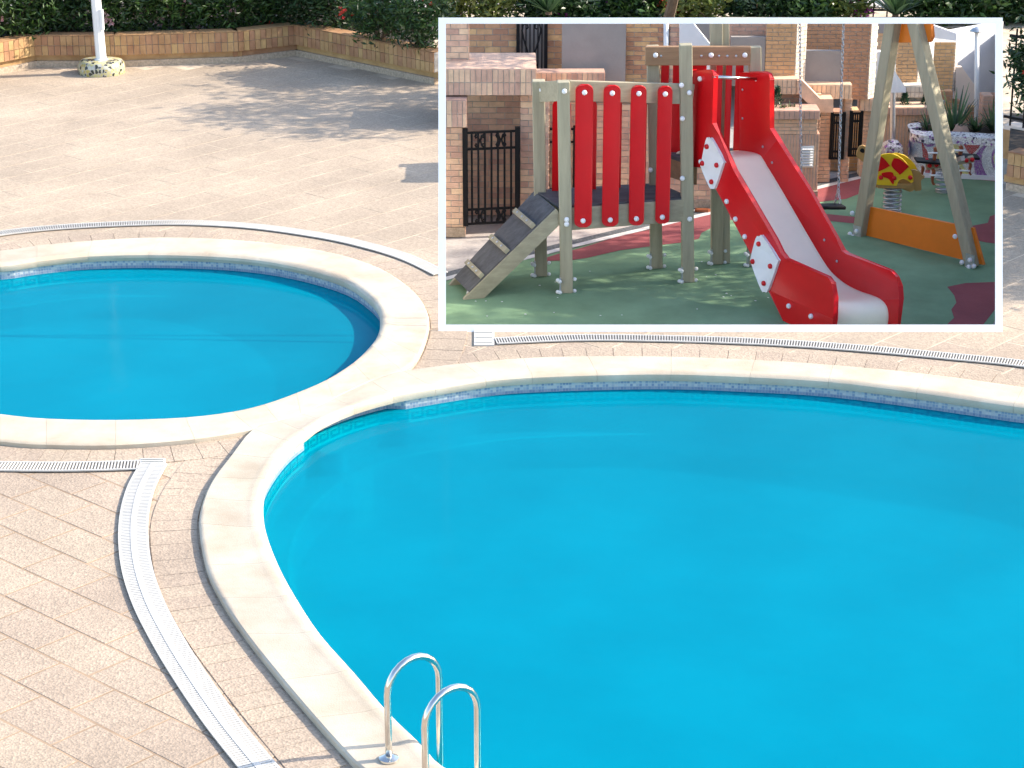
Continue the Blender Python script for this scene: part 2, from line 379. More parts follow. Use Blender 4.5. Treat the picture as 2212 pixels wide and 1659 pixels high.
def loops(pairs, sub=SUB): return catmull([a for a, b in pairs], sub), catmull([b for a, b in pairs], sub)
bigO, bigI = loops(big); smO, smI = loops(small)
SHARE_B = set(range(0, 5 * SUB)); SHARE_S = set(range(4 * SUB, 9 * SUB))        # the stretch where the two copings meet

# ------------------------------------------------------------------ ground, street, court
PL, PRr = 955, 2158                                   # court edges
pit = [G(PL, 716), G(PRr, 716), G(PRr, 60), G(PL, 60)]
pit = [Vector((p.x, p.y, 0)) for p in pit]; pit[0].y = pit[1].y = 22.24
pit[0].x = G(PL, 716).x; pit[1].x = G(PRr, 716).x
outer = [(-60, -6), (60, -6), (60, 140), (-60, 140)]
ground = sheet('ground', [outer, offset_loop(bigI, .12), offset_loop(smI, .12), pit], -.0015, GROUT); tag(ground, kind='structure')
ground['label'] = 'sandy ground of the terrace under the pavers'

def clip(poly, a, n):
    """keep the side where (p-a).n >= 0"""
    out = []
    for i in range(len(poly)):
        p, q = poly[i - 1], poly[i]; dp, dq = (p - a).dot(n), (q - a).dot(n)
        if (dp >= 0) != (dq >= 0): out.append(p + (q - p) * (dp / (dp - dq)))
        if dq >= 0: out.append(q)
    return out
pit_edges = []
for i in range(3):
    i0, i1 = [(0, 3), (0, 1), (1, 2)][i]
    a, b = pit[i0], pit[i1]; t = (b - a).normalized(); nn = Vector((t.y, -t.x, 0))
    cc = sum(pit, Vector()) / 4
    if (cc - a).dot(nn) > 0: nn = -nn
    pit_edges.append((a, nn))
# planter wall base line (world)
PW = [G(-120, 186), G(0, 161), G(80, 145), G(250, 145), G(516, 136), G(640, 121), G(938, 183)]
PWR = [G(2172, 411), G(2300, 436), G(2600, 495)]
def beyond_planter(p):
    x = p.x
    for l in (PW, PWR):
        for a, b in zip(l, l[1:]):
            if a.x <= x <= b.x: return p.y > a.y + (b.y - a.y) * (x - a.x) / (b.x - a.x) - .0
    return p.y > 36.2
inB, inS = offset_loop(bigI, .05), offset_loop(smI, .05)
def pavers(origin, ang, rows, cols, wd, ln, zone):
    res = []
    u = Vector((math.cos(ang), math.sin(ang), 0)); v = Vector((-u.y, u.x, 0))
    for r in range(-rows, rows):
        sh = (r % 2) * ln / 2
        for c in range(-cols, cols):
            j = .009
            p0 = origin + u * (c * ln + sh) + v * (r * wd)
            q = [p0 + u * j + v * j, p0 + u * (ln - j) + v * j, p0 + u * (ln - j) + v * (wd - j), p0 + u * j + v * (wd - j)]
            ce = (q[0] + q[2]) / 2
            if not zone(ce) or beyond_planter(ce): continue
            if any(inside(k, inB) or inside(k, inS) for k in q) or inside(ce, inB) or inside(ce, inS): continue
            full = True
            if any(inside(k, pit) for k in q) or inside(ce, pit):
                a, nn = max(pit_edges, key=lambda e: (ce - e[0]).dot(e[1]))
                q = clip(q, a, nn); full = False
                if len(q) < 3: continue
                ce = sum(q, Vector()) / len(q)
            res.append((ce, q, full))
    return res
def in_view(p, m=1000):
    d = p - Vector((0, 0, CAM_H)); zc = d.y * cP - d.z * sP; yc = d.y * sP + d.z * cP
    if zc <= 1: return False
    x = IW / 2 + FPX * d.x / zc; y = IH / 2 - FPX * yc / zc
    return -m < x < IW + m and -m < y < IH + m
lower = lambda p: p.y < 20.2 and p.x < 1
upper = lambda p: p.y >= 19.0 and not (p.y < 20.2 and p.x < 1)
PAV = pavers(Vector((-3, 15, 0)), R(-42), 40, 30, .40, .62, lower) + pavers(Vector((-3, 28, 0)), R(48), 60, 40, .48, .84, upper)
PAV = [t for t in PAV if in_view(t[0])]
def sight(t):
    d = (t[0] - Vector((0, 0, CAM_H))).length; return len(t[1]) * (1 if t[2] else .5) / d ** 3
# hidden ones (behind the frame) rank last
def hid(p):
    d = p - Vector((0, 0, CAM_H)); zc = d.y * cP - d.z * sP; yc = d.y * sP + d.z * cP
    x = IW / 2 + FPX * d.x / zc; y = IH / 2 - FPX * yc / zc
    return 947 < x < 2166 and 38 < y < 717
PAV.sort(key=lambda t: (hid(t[0]), -sight(t)))
def paver_mesh(ln, wd):
    me = MB().box((0, 0, -.02), (ln - .018, wd - .018, .04)).mesh('paver', PAVER, bevel=.003); return me
PM = {.62: paver_mesh(.62, .40), .84: paver_mesh(.84, .48)}
rest = MB()
for i, (ce, q, full) in enumerate(PAV):
    dz = random.uniform(-.0005, .0015)
    if i < 300:
        if full:
            u = (q[1] - q[0]).normalized()
            M = Matrix.Translation(Vector((ce.x, ce.y, dz))) @ Matrix.Rotation(math.atan2(u.y, u.x), 4, 'Z') @ Matrix.Rotation(random.uniform(-.003, .003), 4, 'X') @ Matrix.Rotation(random.uniform(-.003, .003), 4, 'Y')
            inst('paver', PM[.62 if (q[1] - q[0]).length < .7 else .84], ground, M)
        else:
            MB().prism([p + Vector((0, 0, dz)) for p in q], (0, 0, -.04)).build('paver', PAVER, ground)
    else:
        rest.prism([p + Vector((0, 0, dz)) for p in q], (0, 0, -.04))
tag(rest.build('distant_pavers', PAVER, ground), 'rows of small pink beige pavers receding on the terrace', kind='stuff')
# border ring of cut pavers round the pools
def ring_pavers(O, share, z):
    N = len(O); a = offset_loop(O, .02); b = offset_loop(O, .40); acc = 0; seg = []
    for i in range(N):
        if i in share: continue
        j = (i + 1) % N
        L0 = (a[i] - a[j]).length; k = max(1, round(L0 / .42))
        for t in range(k):
            t0, t1 = (t + .012) / k, (t + 1 - .012) / k
            q = [a[i].lerp(a[j], t0), a[i].lerp(a[j], t1), b[i].lerp(b[j], t1), b[i].lerp(b[j], t0)]
            ce = sum(q, Vector()) / 4
            if not in_view(ce) or (a[i] - a[j]).length < .08: continue
            q = [Vector((p.x, p.y, z + random.uniform(-.0012, .0012))) for p in q]
            if inside(ce, inB) or inside(ce, inS) : continue
            if any(inside(p, pit) for p in q):
                e_ = max(pit_edges, key=lambda e: (ce - e[0]).dot(e[1])); zq = q[0].z
                q = clip([Vector((p.x, p.y, 0)) for p in q], e_[0], e_[1])
                if len(q) < 3: continue
                q = [Vector((p.x, p.y, zq)) for p in q]
            MB().prism(q, (0, 0, -.03)).build('paver', PAVER, ground)
ring_pavers(bigO, SHARE_B, .006); ring_pavers(smO, SHARE_S, .010)

# ------------------------------------------------------------------ pools
def pool(name, label, pairs, O, I, share, depth, zoff, recess=None):
    t = empty(name, label, 'pool', (sum((p.x for p in I)) / len(I), sum((p.y for p in I)) / len(I), 0))
    N = len(pairs)
    prof = [(0, -.02), (0, .045 + zoff), (.03, .058 + zoff), (.08, .06 + zoff), (.70, .060 + zoff), (.78, .068 + zoff), (.87, .074 + zoff), (.95, .068 + zoff), (1.0, .045 + zoff), (1.01, .015), (.985, -.025), (.9, -.035)]
    for i in range(N):
        idx = [(i * SUB + k) % len(O) for k in range(SUB + 1)]
        mb = MB(); rows = []
        for n_, k in enumerate(idx):
            o, w_ = O[k], I[k]; e = (w_ - o)
            rows.append([Vector((o.x + e.x * p, o.y + e.y * p, z)) for p, z in prof])
        g = .0010
        tdir = (rows[-1][5] - rows[0][5]).normalized()
        rows[0] = [p + tdir * g for p in rows[0]]; rows[-1] = [p - tdir * g for p in rows[-1]]
        m = len(prof); mb.v = [tuple(p) for r in rows for p in r]
        for a in range(len(rows) - 1):
            for b in range(m): mb.f.append((a * m + b, a * m + (b + 1) % m, (a + 1) * m + (b + 1) % m, (a + 1) * m + b))
        mb.f.append(tuple(range(m))); mb.f.append(tuple(range((len(rows) - 1) * m, len(rows) * m))[::-1])
        mb.build('coping_stone', COPING, t, smooth=35)
    core = MB(); K = len(O)
    for i in range(K):
        o, w_ = O[i], I[i]; e = w_ - o
        for p, z in ((.01, -.03), (.01, .040 + zoff), (.6, .055 + zoff), (.93, .05 + zoff), (.98, -.02)): core.v.append((o.x + e.x * p, o.y + e.y * p, z))
    for i in range(K):
        j = (i + 1) % K
        for b in range(4): core.f.append((i * 5 + b, i * 5 + b + 1, j * 5 + b + 1, j * 5 + b))
    core.build('mortar_bed', COPING, t)
    wall = offset_loop(I, .03)
    if recess:
        wall = [p + (Vector((O[i].x - I[i].x, O[i].y - I[i].y, 0)).normalized() * .11 if i in recess else Vector()) for i, p in enumerate(wall)]
    def band(nm, lp, z0, z1, m, ledge=0):
        me = bpy.data.meshes.new(nm); n = len(lp); vs = []; fs = []; uvs = []; s = 0
        for i in range(n + 1):
            p = lp[i % n]
            if i: s += (p - lp[i - 1]).length
            vs += [(p.x, p.y, z0), (p.x, p.y, z1)]; uvs += [(s, z0), (s, z1)]
        for i in range(n): fs.append((2 * i, 2 * i + 2, 2 * i + 3, 2 * i + 1))
        me.from_pydata(vs, [], fs); ul = me.uv_layers.new()
        for l in me.loops: ul.data[l.index].uv = uvs[l.vertex_index]
        me.materials.append(m); return place(link(nm, me), t)
    band('waterline_tiles', wall, -.085, 0, BAND); band('blue_tile_stripe', wall, -.12, -.085, BLUEL)
    wl = band('basin_wall', wall, -depth, -.12, POOLB)
    # meander frieze below the waterline
    mm = MB(); un = .026; pat = [(0, 0, 6, 1), (0, 0, 1, 5), (0, 4, 5, 5), (4, 2, 5, 5), (2, 2, 5, 3), (2, 2, 3, 3.6)]
    cum = [0]
    wl_in = offset_loop(wall, -.006); n = len(wl_in)
    for i in range(n): cum.append(cum[-1] + (wl_in[(i + 1) % n] - wl_in[i]).length)
    def atlen(s):
        s %= cum[-1]
        lo = 0
        import bisect
        lo = bisect.bisect_right(cum, s) - 1; lo = min(lo, n - 1)
        return wl_in[lo].lerp(wl_in[(lo + 1) % n], (s - cum[lo]) / max(1e-6, cum[lo + 1] - cum[lo]))
    per = 6 * un
    for k in range(int(cum[-1] / per)):
        for x0, y0, x1, y1 in pat:
            a, b = atlen(k * per + x0 * un), atlen(k * per + x1 * un)
            if not in_view(a): continue
            z0, z1 = -.262 + y0 * un, -.262 + y1 * un
            mm.add([(a.x, a.y, z0), (b.x, b.y, z0), (b.x, b.y, z1), (a.x, a.y, z1)], [(0, 1, 2, 3)])
    tag(mm.build('meander_frieze', MEANDER, t), kind='stuff')
    # bench ledge and floor
    li = offset_loop(I, -.24)
    zl = -depth * .62
    led = MB(); n = len(wall)
    for i in range(n): led.v += [(wall[i].x, wall[i].y, zl), (li[i].x, li[i].y, zl), (li[i].x, li[i].y, -depth)]
    for i in range(n):
        j = (i + 1) % n; led.f += [(3 * i, 3 * i + 1, 3 * j + 1, 3 * j), (3 * i + 1, 3 * i + 2, 3 * j + 2, 3 * j + 1)]
    me = led.mesh('bench_ledge', POOLB); ul = me.uv_layers.new()
    for l in me.loops: v = me.vertices[l.vertex_index].co; ul.data[l.index].uv = (v.x, v.y + v.z)
    place(link('bench_ledge', me), t)
    e2 = offset_loop(I, -.19); ed = MB()
    for i in range(n): ed.v += [(li[i].x, li[i].y, zl + .004), (e2[i].x, e2[i].y, zl + .004)]
    for i in range(n): j = (i + 1) % n; ed.f.append((2 * i, 2 * i + 1, 2 * j + 1, 2 * j))
    ed.build('ledge_nosing', LEDGE, t)
    fl = sheet('basin_floor', [offset_loop(wall, .02)], -depth, POOLB, t)
    ul = fl.data.uv_layers.new()
    for l in fl.data.loops: v = fl.data.vertices[l.vertex_index].co; ul.data[l.index].uv = (v.x, v.y)
    wt = sheet('water', [wall], -.118, WATER); tag(wt, kind='structure')
    return t, wall
bp, bwall = pool('swimming_pool', 'large curved blue swimming pool with cream stone coping and chrome ladder', big, bigO, bigI, SHARE_B, .8, 0, recess=set(range(1 * SUB + 1, 4 * SUB + 1)))
sp_, swall = pool('paddling_pool', 'small round blue pool with cream coping at left', small, smO, smI, SHARE_S, .62, -.002)
# underwater steps block and inlets in the big pool
a, b = bwall[2 * SUB], bwall[3 * SUB]
MB().tube([a.lerp(b, .3) + Vector((.10, -.05, -.9)), a.lerp(b, .3) + Vector((.10, -.05, -.34))], .14, 14).build('step_column', POOLB, bp, smooth=40)
for px, py in ((1552, 876), (1965, 907)):
    c = G(px, py, -.45); MB().tube([c, c + Vector((0, 0, .03))], [.085, .05], 14).build('water_inlet', LEDGE, bp, smooth=40)

# ------------------------------------------------------------------ drain gratings
def grating(label, px, wd, lanes=1, slat=.011, gap=.017):
    pts = [G(*p) for p in px]; c = catmull(pts, 8, False)
    cum = [0]
    for p, q in zip(c, c[1:]): cum.append(cum[-1] + (q - p).length)
    t = empty('drain_grating', label, 'grating', c[len(c) // 2])
    def at(s):
        for i in range(len(c) - 1):
            if s <= cum[i + 1] or i == len(c) - 2:
                k = (s - cum[i]) / max(1e-6, cum[i + 1] - cum[i]); p = c[i].lerp(c[i + 1], k)
                a0 = c[max(0, i - 1)]; b0 = c[min(len(c) - 1, i + 2)]; tt = (b0 - a0).normalized(); return p, tt
    ch = MB(); sl = MB(); rl = MB(); M = len(c)
    nr = []
    for i in range(M):
        tt = (c[min(M - 1, i + 1)] - c[max(0, i - 1)]).normalized(); nr.append(Vector((tt.y, -tt.x, 0)))
    for i in range(M): ch.v += [tuple(c[i] - nr[i] * wd / 2 + Vector((0, 0, .0125))), tuple(c[i] + nr[i] * wd / 2 + Vector((0, 0, .0125)))]
    for i in range(M - 1): ch.f.append((2 * i, 2 * i + 1, 2 * i + 3, 2 * i + 2))
    ch.build('channel', DARKGAP, t)
    offs = [-1, 1] if lanes == 1 else [-1, 0, 1]
    for o in offs:
        wr = .018 if o else .045; rl = MB()
        for i in range(M - 1): rl.bar(c[i] + nr[i] * o * wd / 2 + Vector((0, 0, .018)), c[i + 1] + nr[i + 1] * o * wd / 2 + Vector((0, 0, .018)), wr, .012 if o else .02)
        rl.build('edge_rail' if o else 'centre_ridge', PVCW, t)
    pass
    s = 0
    while s < cum[-1]:
        p, tt = at(s); n_ = Vector((tt.y, -tt.x, 0)); q = p + Vector((0, 0, .018))
        sl.bar(q - n_ * wd / 2, q + n_ * wd / 2, slat, .014); s += slat + gap
    tag(sl.build('slats', PVCW, t), 'white cross slats of the grating', kind='stuff')
    return t
grating('white slatted drain grating curving behind the small pool', [(-420, 610), (-200, 548), (-30, 512), (100, 496), (250, 487), (400, 484), (550, 492), (700, 513), (800, 535), (880, 560), (952, 594)], .17)
grating('white slatted drain grating behind the large pool', [(1072, 740), (1250, 733), (1450, 735), (1650, 742), (1850, 755), (2050, 773), (2230, 792), (2450, 832), (2650, 885)], .17)
grating('white slatted drain grating running left in front of the small pool', [(-420, 985), (-200, 1002), (-30, 1010), (100, 1012), (200, 1011), (300, 1008)], .19)
grating('broad white double grating curving down the left of the large pool', [(332, 1006), (304, 1060), (289, 1130), (293, 1215), (318, 1300), (365, 1392), (420, 1480), (480, 1565), (540, 1640), (590, 1700), (690, 1830)], .225, lanes=2, slat=.021, gap=.010)
for lab, x0, x1, y0, y1 in (('short white corner piece of drain grating left of the large pool', 302, 358, 994, 1008), ('white drain corner piece below the frame edge', 1024, 1068, 716, 748)):
    q = [G(x0, y0), G(x1, y0), G(x1, y1), G(x0, y1)]
    t = empty('drain_corner', lab, 'grating', q[0])
    MB().prism([p + Vector((0, 0, .016)) for p in q], (0, 0, -.02)).build('cover_plate', PVCW, t)
    s_ = MB()
    for k in range(3):
        f = (k + .5) / 3; s_.bar(q[0].lerp(q[3], f) + Vector((.02, 0, .02)), q[1].lerp(q[2], f) + Vector((-.02, 0, .02)), .02, .012)
    s_.build('slats', PVCW, t)

# ------------------------------------------------------------------ pool ladder
lad = empty('pool_ladder', 'chrome pool ladder with two arched handrails at the near edge', 'ladder', G(850, 1645, .06))
for k, (fx, fy, tx, ty) in enumerate(((840, 1640, 950, 1598), (920, 1712, 1032, 1668))):
    a = G(fx, fy, .065); bq = G(tx, ty, .065); dirn = (bq - a); dirn.z = 0; wd = dirn.length; dirn.normalize()
    hgt = .68 - wd / 2; pts = [a + Vector((0, 0, .01))] + [a + Vector((0, 0, hgt * i / 4)) for i in range(1, 4)]
    for i in range(13):
        an = math.pi * i / 12; pts.append(a + dirn * (wd / 2 * (1 - math.cos(an))) + Vector((0, 0, hgt + wd / 2 * math.sin(an))))
    pts += [a + dirn * wd + Vector((0, 0, z)) for z in (hgt * .6, hgt * .2, -.3, -.85)]
    MB().tube(pts, .0235, 16).build('handrail', STEEL, lad, smooth=True)
    MB().tube([a, a + Vector((0, 0, .012)), a + Vector((0, 0, .022)), a + Vector((0, 0, .03))], [.068, .066, .045, .026], 18).build('flange', STEEL, lad, smooth=40)
a, b = G(950, 1598, .065), G(1032, 1668, .065)
for z in (-.30, -.55, -.8): MB().bar(a + Vector((0, 0, z)), b + Vector((0, 0, z)), .08, .025).build('tread', STEEL, lad)

# ------------------------------------------------------------------ brick helpers
def unit_brick():
    mb = MB().box((0, 0, 0), (1, 1, 1)); return mb
BRM = {}
def brick_mesh(m):
    if m.name not in BRM: BRM[m.name] = unit_brick().mesh('brick', m)
    return BRM[m.name]
def brick_face(parent, A, B, z0, z1, bl, bh, m, stuff=False, proud=.012, bond=.5, joint=.010, n=None, name='brick', depth=.05):
    """bricks along the vertical face from A to B; n points out of the wall"""
    A = Vector((A.x, A.y, 0)); B = Vector((B.x, B.y, 0)); u = (B - A); Lg = u.length; u.normalize()
    n = n or Vector((u.y, -u.x, 0))
    rows = max(1, round((z1 - z0) / bh)); bh = (z1 - z0) / rows; rz = math.atan2(u.y, u.x)
    mb = MB(); me = brick_mesh(m); cnt = 0
    for r in range(rows):
        x = -bl * bond * (r % 2)
        while x < Lg - 1e-4:
            a, b = max(0, x), min(Lg, x + bl); x += bl
            if b - a < .02: continue
            sz = (b - a - joint, depth, bh - joint); pr = proud + random.uniform(-.002, .002)
            c = A + u * (a + b) / 2 + n * (pr - depth / 2); c.z = z0 + (r + .5) * bh
            if stuff: mb.box(c, sz, rz)
            else:
                inst(name, me, parent, Matrix.Translation(c) @ Matrix.Rotation(rz, 4, 'Z') @ Matrix.Diagonal((*sz, 1))); cnt += 1
    if stuff: tag(mb.build('brickwork', m, parent), 'courses of small bricks', kind='stuff')
    return cnt
def slab(parent, name, A, B, z0, z1, th, m, bevel=0):
    """wall body from A to B, th deep, lying behind the face"""
    A = Vector((A.x, A.y, 0)); B = Vector((B.x, B.y, 0)); u = (B - A).normalized(); n = Vector((-u.y, u.x, 0))
    q = [A, B, B + n * th, A + n * th]
    return MB().prism([Vector((p.x, p.y, z0)) for p in q], (0, 0, z1 - z0)).build(name, m, parent, bevel=bevel)

# ------------------------------------------------------------------ planter walls
def planter(label, pts, ends=True):
    t = empty('planter_wall', label, 'wall', pts[len(pts) // 2])
    for a, b in zip(pts, pts[1:]):
        u = (b - a).normalized(); nb = Vector((-u.y, u.x, 0))
        slab(t, 'plinth', a, b, 0, .095, .30, PLINTH)
        slab(t, 'wall_core', a + nb * .05 - u * .06, b + nb * .05 + u * .06, .095, .185, .25, BRICKP)
        slab(t, 'wall_core', a + nb * .01, b + nb * .01, .185, .488, .26, MORTAR)
        brick_face(t, a, b, .185, .34, .098, .155, BRICKP, bond=0, proud=.012, joint=.008)
        brick_face(t, a, b, .34, .495, .098, .155, BRICKP, bond=0, proud=.012, joint=.008)
        # top course seen edge on
        slab(t, 'wall_cap', a - nb * .008, b - nb * .008, .496, .506, .28, BRICKP)
    return t
planter('orange brick planter wall of upright bricks in front of the hedge', PW)
planter('orange brick planter wall stub right of the white frame', PWR)
def bed(pts, dep):
    t = MB(); back = [p * (1 + dep / p.length) for p in pts]
    for a, b, c, d in zip(pts, pts[1:], back[1:], back):
        t.prism([Vector((q.x, q.y, 0)) for q in (a * 1.006, b * 1.006, c, d)], (0, 0, .43))
    tag(t.build('planter_soil', SOIL), kind='structure')
bed(PW, 3.2); bed(PWR, 2.5)
st = sheet('street', [[(-40, 40.2), (40, 40.2), (40, 120), (-40, 120)]], .02, STREET); tag(st, kind='structure')

# ------------------------------------------------------------------ lamp post on mosaic block
c0 = G(219, 158)
lp = empty('lamp_post', 'white octagonal pole standing on a yellow and black mosaic block', 'lamp post', c0)
blk = MB(); ring = []
for k in range(12):
    an = 2 * math.pi * k / 12; ring.append((math.cos(an) * .36 * (1 + .08 * math.sin(3 * an)), math.sin(an) * .34 * (1 + .07 * math.cos(2 * an))))
lv = [(0, 1.0), (.06, 1.03), (.14, 1.0), (.19, .93), (.215, .78)]
for z, s_ in lv:
    for x, y in ring: blk.v.append((c0.x + x * s_, c0.y + y * s_, z))
for i in range(len(lv) - 1):
    for k in range(12): blk.f.append((i * 12 + k, i * 12 + (k + 1) % 12, (i + 1) * 12 + (k + 1) % 12, (i + 1) * 12 + k))
blk.f.append(tuple(range(48, 60))); blk.build('mosaic_block', MOSL, lp, smooth=50)
top = c0 + Vector((-.10, 0, 4.5))
MB().tube([c0 + Vector((.01, 0, .2)), c0 + Vector((.01, 0, .23)), c0 + Vector((.01, 0, .235)), top], [.11, .11, .083, .06], 8).build('pole', POSTW, lp)
MB().box(c0 + Vector((.07, -.06, .85)), (.05, .05, .32), R(-20)).build('service_door', POSTW, lp, bevel=.006)
MB().tube([top, top + Vector((0, 0, .1)), top + Vector((0, 0, .3))], [.09, .25, .1], 14).build('lamp_head', POSTW, lp, smooth=40)

# ------------------------------------------------------------------ white frame, leaning back
fo = AT(947, 717, 22.18)
fn = Vector((0, cP, -sP)); fp = G(1106, 717)
FQ = lambda x, y: ONPLANE(x, y, fp, fn)
fr = empty('white_frame', 'large thin white rectangular frame around the playground view', 'frame', FQ(1556, 717))
X0, X1, Y0, Y1, b_ = 947, 2166, 38, 717, 16
for nm, q in (('bottom_rail', [(X0, Y1), (X1, Y1), (X1, Y1 - b_), (X0, Y1 - b_)]), ('top_rail', [(X0, Y0), (X1, Y0), (X1, Y0 + 13), (X0, Y0 + 13)]),
              ('side_rail', [(X0, Y0 + 13), (X0 + b_, Y0 + 13), (X0 + b_, Y1 - b_), (X0, Y1 - b_)]), ('side_rail', [(X1 - b_, Y0 + 13), (X1, Y0 + 13), (X1, Y1 - b_), (X1 - b_, Y1 - b_)])):
    MB().prism([FQ(*p) for p in q], fn * .012).build(nm, FRAMEW, fr)

# ------------------------------------------------------------------ sunken play court: floor, walls, surfacing
q = [pit[0] + Vector((-.6, -.3, 0)), pit[1] + Vector((.6, -.3, 0)), pit[2] + Vector((1, 3, 0)), pit[3] + Vector((-1, 3, 0))]
cf = sheet('play_court_floor', [q], FL - .012, PAVE); tag(cf, kind='structure')
cw = MB()
for a, b in ((pit[0], pit[3]), (pit[1], pit[2])):
    u = (b - a).normalized(); s_ = -1 if a is pit[0] else 1; n_ = Vector((abs(u.y) * s_, 0, 0))
    cw.prism([Vector((p.x, p.y, FL)) for p in (a + n_ * .35, b + n_ * .35, b + n_ * .6, a + n_ * .6)], (0, 0, D - .016))
cw.prism([Vector((p.x, p.y, FL)) for p in (pit[0], pit[1], pit[1] + Vector((0, -.2, 0)), pit[0] + Vector((0, -.2, 0)))], (0, 0, D - .016))
cwo = cw.build('court_retaining_wall', RENDERW); tag(cwo, kind='structure')
def zsh(name, pxl, dz, m, label=None):
    o = sheet(name, [[G(x, y, FL) for x, y in pxl]], FL + dz, m, cf)
    if label: o['label'] = label
    return o
zsh('rubber_surface', [(940, 612), (962, 607), (1140, 560), (1240, 536), (1430, 490), (1540, 468), (1640, 440), (1760, 415), (1870, 388), (1960, 385), (2062, 380), (2170, 388), (2185, 560), (2185, 640), (2140, 706), (2110, 760), (900, 760), (900, 640)], 0, GREEN)
zsh('red_rubber_band', [(1180, 557), (1207, 548.5), (1255, 536), (1340, 510), (1403, 497), (1425, 490), (1538, 463), (1640, 438), (1757, 411), (1860, 386), (1905, 380), (1880, 400), (1856, 419), (1828, 430), (1740, 440), (1640, 462), (1560, 480), (1515, 504), (1510, 516), (1474, 524), (1431, 529), (1340, 541), (1270, 557), (1230, 563), (1182, 564)], .004, REDR)
zsh('red_rubber_streak', [(1700, 468), (1780, 462), (1846, 469), (1900, 472), (1905, 483), (1844, 483), (1794, 478), (1700, 482)], .004, REDR)
zsh('red_rubber_patch', [(2160, 460), (2138, 468), (2134, 482), (2101, 488), (2085, 500), (2107, 519), (2130, 524), (2170, 529)], .004, REDR)
zsh('red_rubber_patch', [(2165, 609), (2086, 612), (2046, 620), (2061, 638), (2066, 654), (2055, 669), (2061, 687), (2047, 700), (2040, 720), (2110, 720), (2150, 668), (2170, 655)], .004, REDR)
zsh('red_rubber_edge', [(1965, 379), (2062, 378), (2170, 388), (2170, 394), (2062, 384), (1965, 384)], .004, REDR)
def strip(name, line, w_, dz, m):
    pts = [G(x, y, FL) for x, y in line]; a = []; b = []
    for i, p in enumerate(pts):
        t = (pts[min(len(pts) - 1, i + 1)] - pts[max(0, i - 1)]).normalized(); n_ = Vector((-t.y, t.x, 0)); a.append(p); b.append(p + n_ * w_)
    return sheet(name, [a + b[::-1]], FL + dz, m, cf)
kl = [(940, 612), (1130, 563), (1240, 535), (1430, 489), (1530, 465), (1640, 439), (1760, 411), (1880, 381)]
strip('white_edging', kl, .12, .006, WSTRIP); strip('dark_pebble_strip', [(x, y - 4) for x, y in kl], .22, .004, DKSTRIP)
# loose bits of paper / leaves on the surfacing
for k in range(26):
    x, y = random.uniform(990, 1680), random.uniform(560, 690); p = G(x, y, FL + .006); s_ = random.uniform(.008, .018)
    MB().prism([p + Vector((s_ * math.cos(a_), s_ * .7 * math.sin(a_), 0)) for a_ in (0, 1.3, 2.6, 3.9, 5.2)], (0, 0, .004)).build('litter_fleck', WHITEP, cf)
for i, (x, y) in enumerate(((1063, 544), (1518, 457))):
    p = G(x, y, FL + .01); o = MB().prism([p + Vector((.12 * math.cos(a_) , .05 * math.sin(a_), 0)) for a_ in (0, .8, 2.2, 3.1, 4, 5.4)], (0, 0, .04)).build('fallen_leaf', BROWNB)
    tag(o, ['small dark red scrap on the pavement by the ramp', 'brown scrap lying on the pavement behind the slide tower'][i], 'litter')

# ------------------------------------------------------------------ house walls behind the playground
def BX(x, Y, y=300): return AT(x, y, Y)
def bwall_px(parent, x0, x1, yt, yb, Y, bl, bh, m, th=.28, stuff=False, bond=.5, core=True, z1off=0):
    """brick wall facing the camera between columns x0..x1; yb None = down to the court"""
    if yt < 50: yt = 49; th = min(th, .14)
    zt = AT(1500, yt, Y).z; zb = FL if yb is None else AT(1500, yb, Y).z
    A, B = AT(x0, (yt + (yb or 480)) / 2, Y), AT(x1, (yt + (yb or 480)) / 2, Y)
    slab(parent, 'wall_core', A + Vector((.004, .0, 0)), B - Vector((.004, .0, 0)), zb + .003, zt - .003, th, MORTAR)
    n = brick_face(parent, A, B, zb, zt, bl, bh, m, stuff, bond=bond)
    slab(parent, 'wall_top', A, B, zt - .002, zt + .008, th, m)
    for p, s_ in ((A, -1), (B, 1)):              # returns
        brick_face(parent, p if s_ > 0 else p + Vector((0, th, 0)), p + Vector((0, th, 0)) if s_ > 0 else p, zb, zt, bl, bh, m, True, bond=bond, depth=.02, proud=.004)
    return A, B, zb, zt
BL, BH = .235, .088
gw = empty('garden_wall', 'tan brick garden wall with projecting parapet behind the black gate', 'wall', BX(1060, 31.4))
bwall_px(gw, 956, 1004, 275, None, 31.2, BL, BH, BRICKT)
bwall_px(gw, 953, 1008, 217, 275, 31.12, .075, .19, BRICKT, th=.4, bond=0)
bwall_px(gw, 1004, 1124, 206, None, 32.3, BL, BH, BRICKT)
bwall_px(gw, 1124, 1186, 206, None, 31.55, BL, BH, BRICKT, th=.9)
bwall_px(gw, 956, 1158, 150, 206, 31.3, .078, .19, BRICKT, th=1.1, bond=0)
gw2 = empty('garden_wall', 'lower tan brick garden wall seen between the red slats', 'wall', BX(1350, 32.7))
bwall_px(gw2, 1186, 1560, 188, None, 32.75, BL, BH, BRICKT)
bwall_px(gw2, 1158, 1306, 158, 188, 32.5, .075, .19, BRICKT, bond=0)
slab(gw2, 'skirting', AT(1186, 400, 32.70), AT(1560, 400, 32.70), FL, FL + .12, .1, PLINTH)
slab(gw, 'skirting', AT(956, 400, 31.15), AT(1004, 400, 31.15), FL, FL + .14, .1, PLINTH)

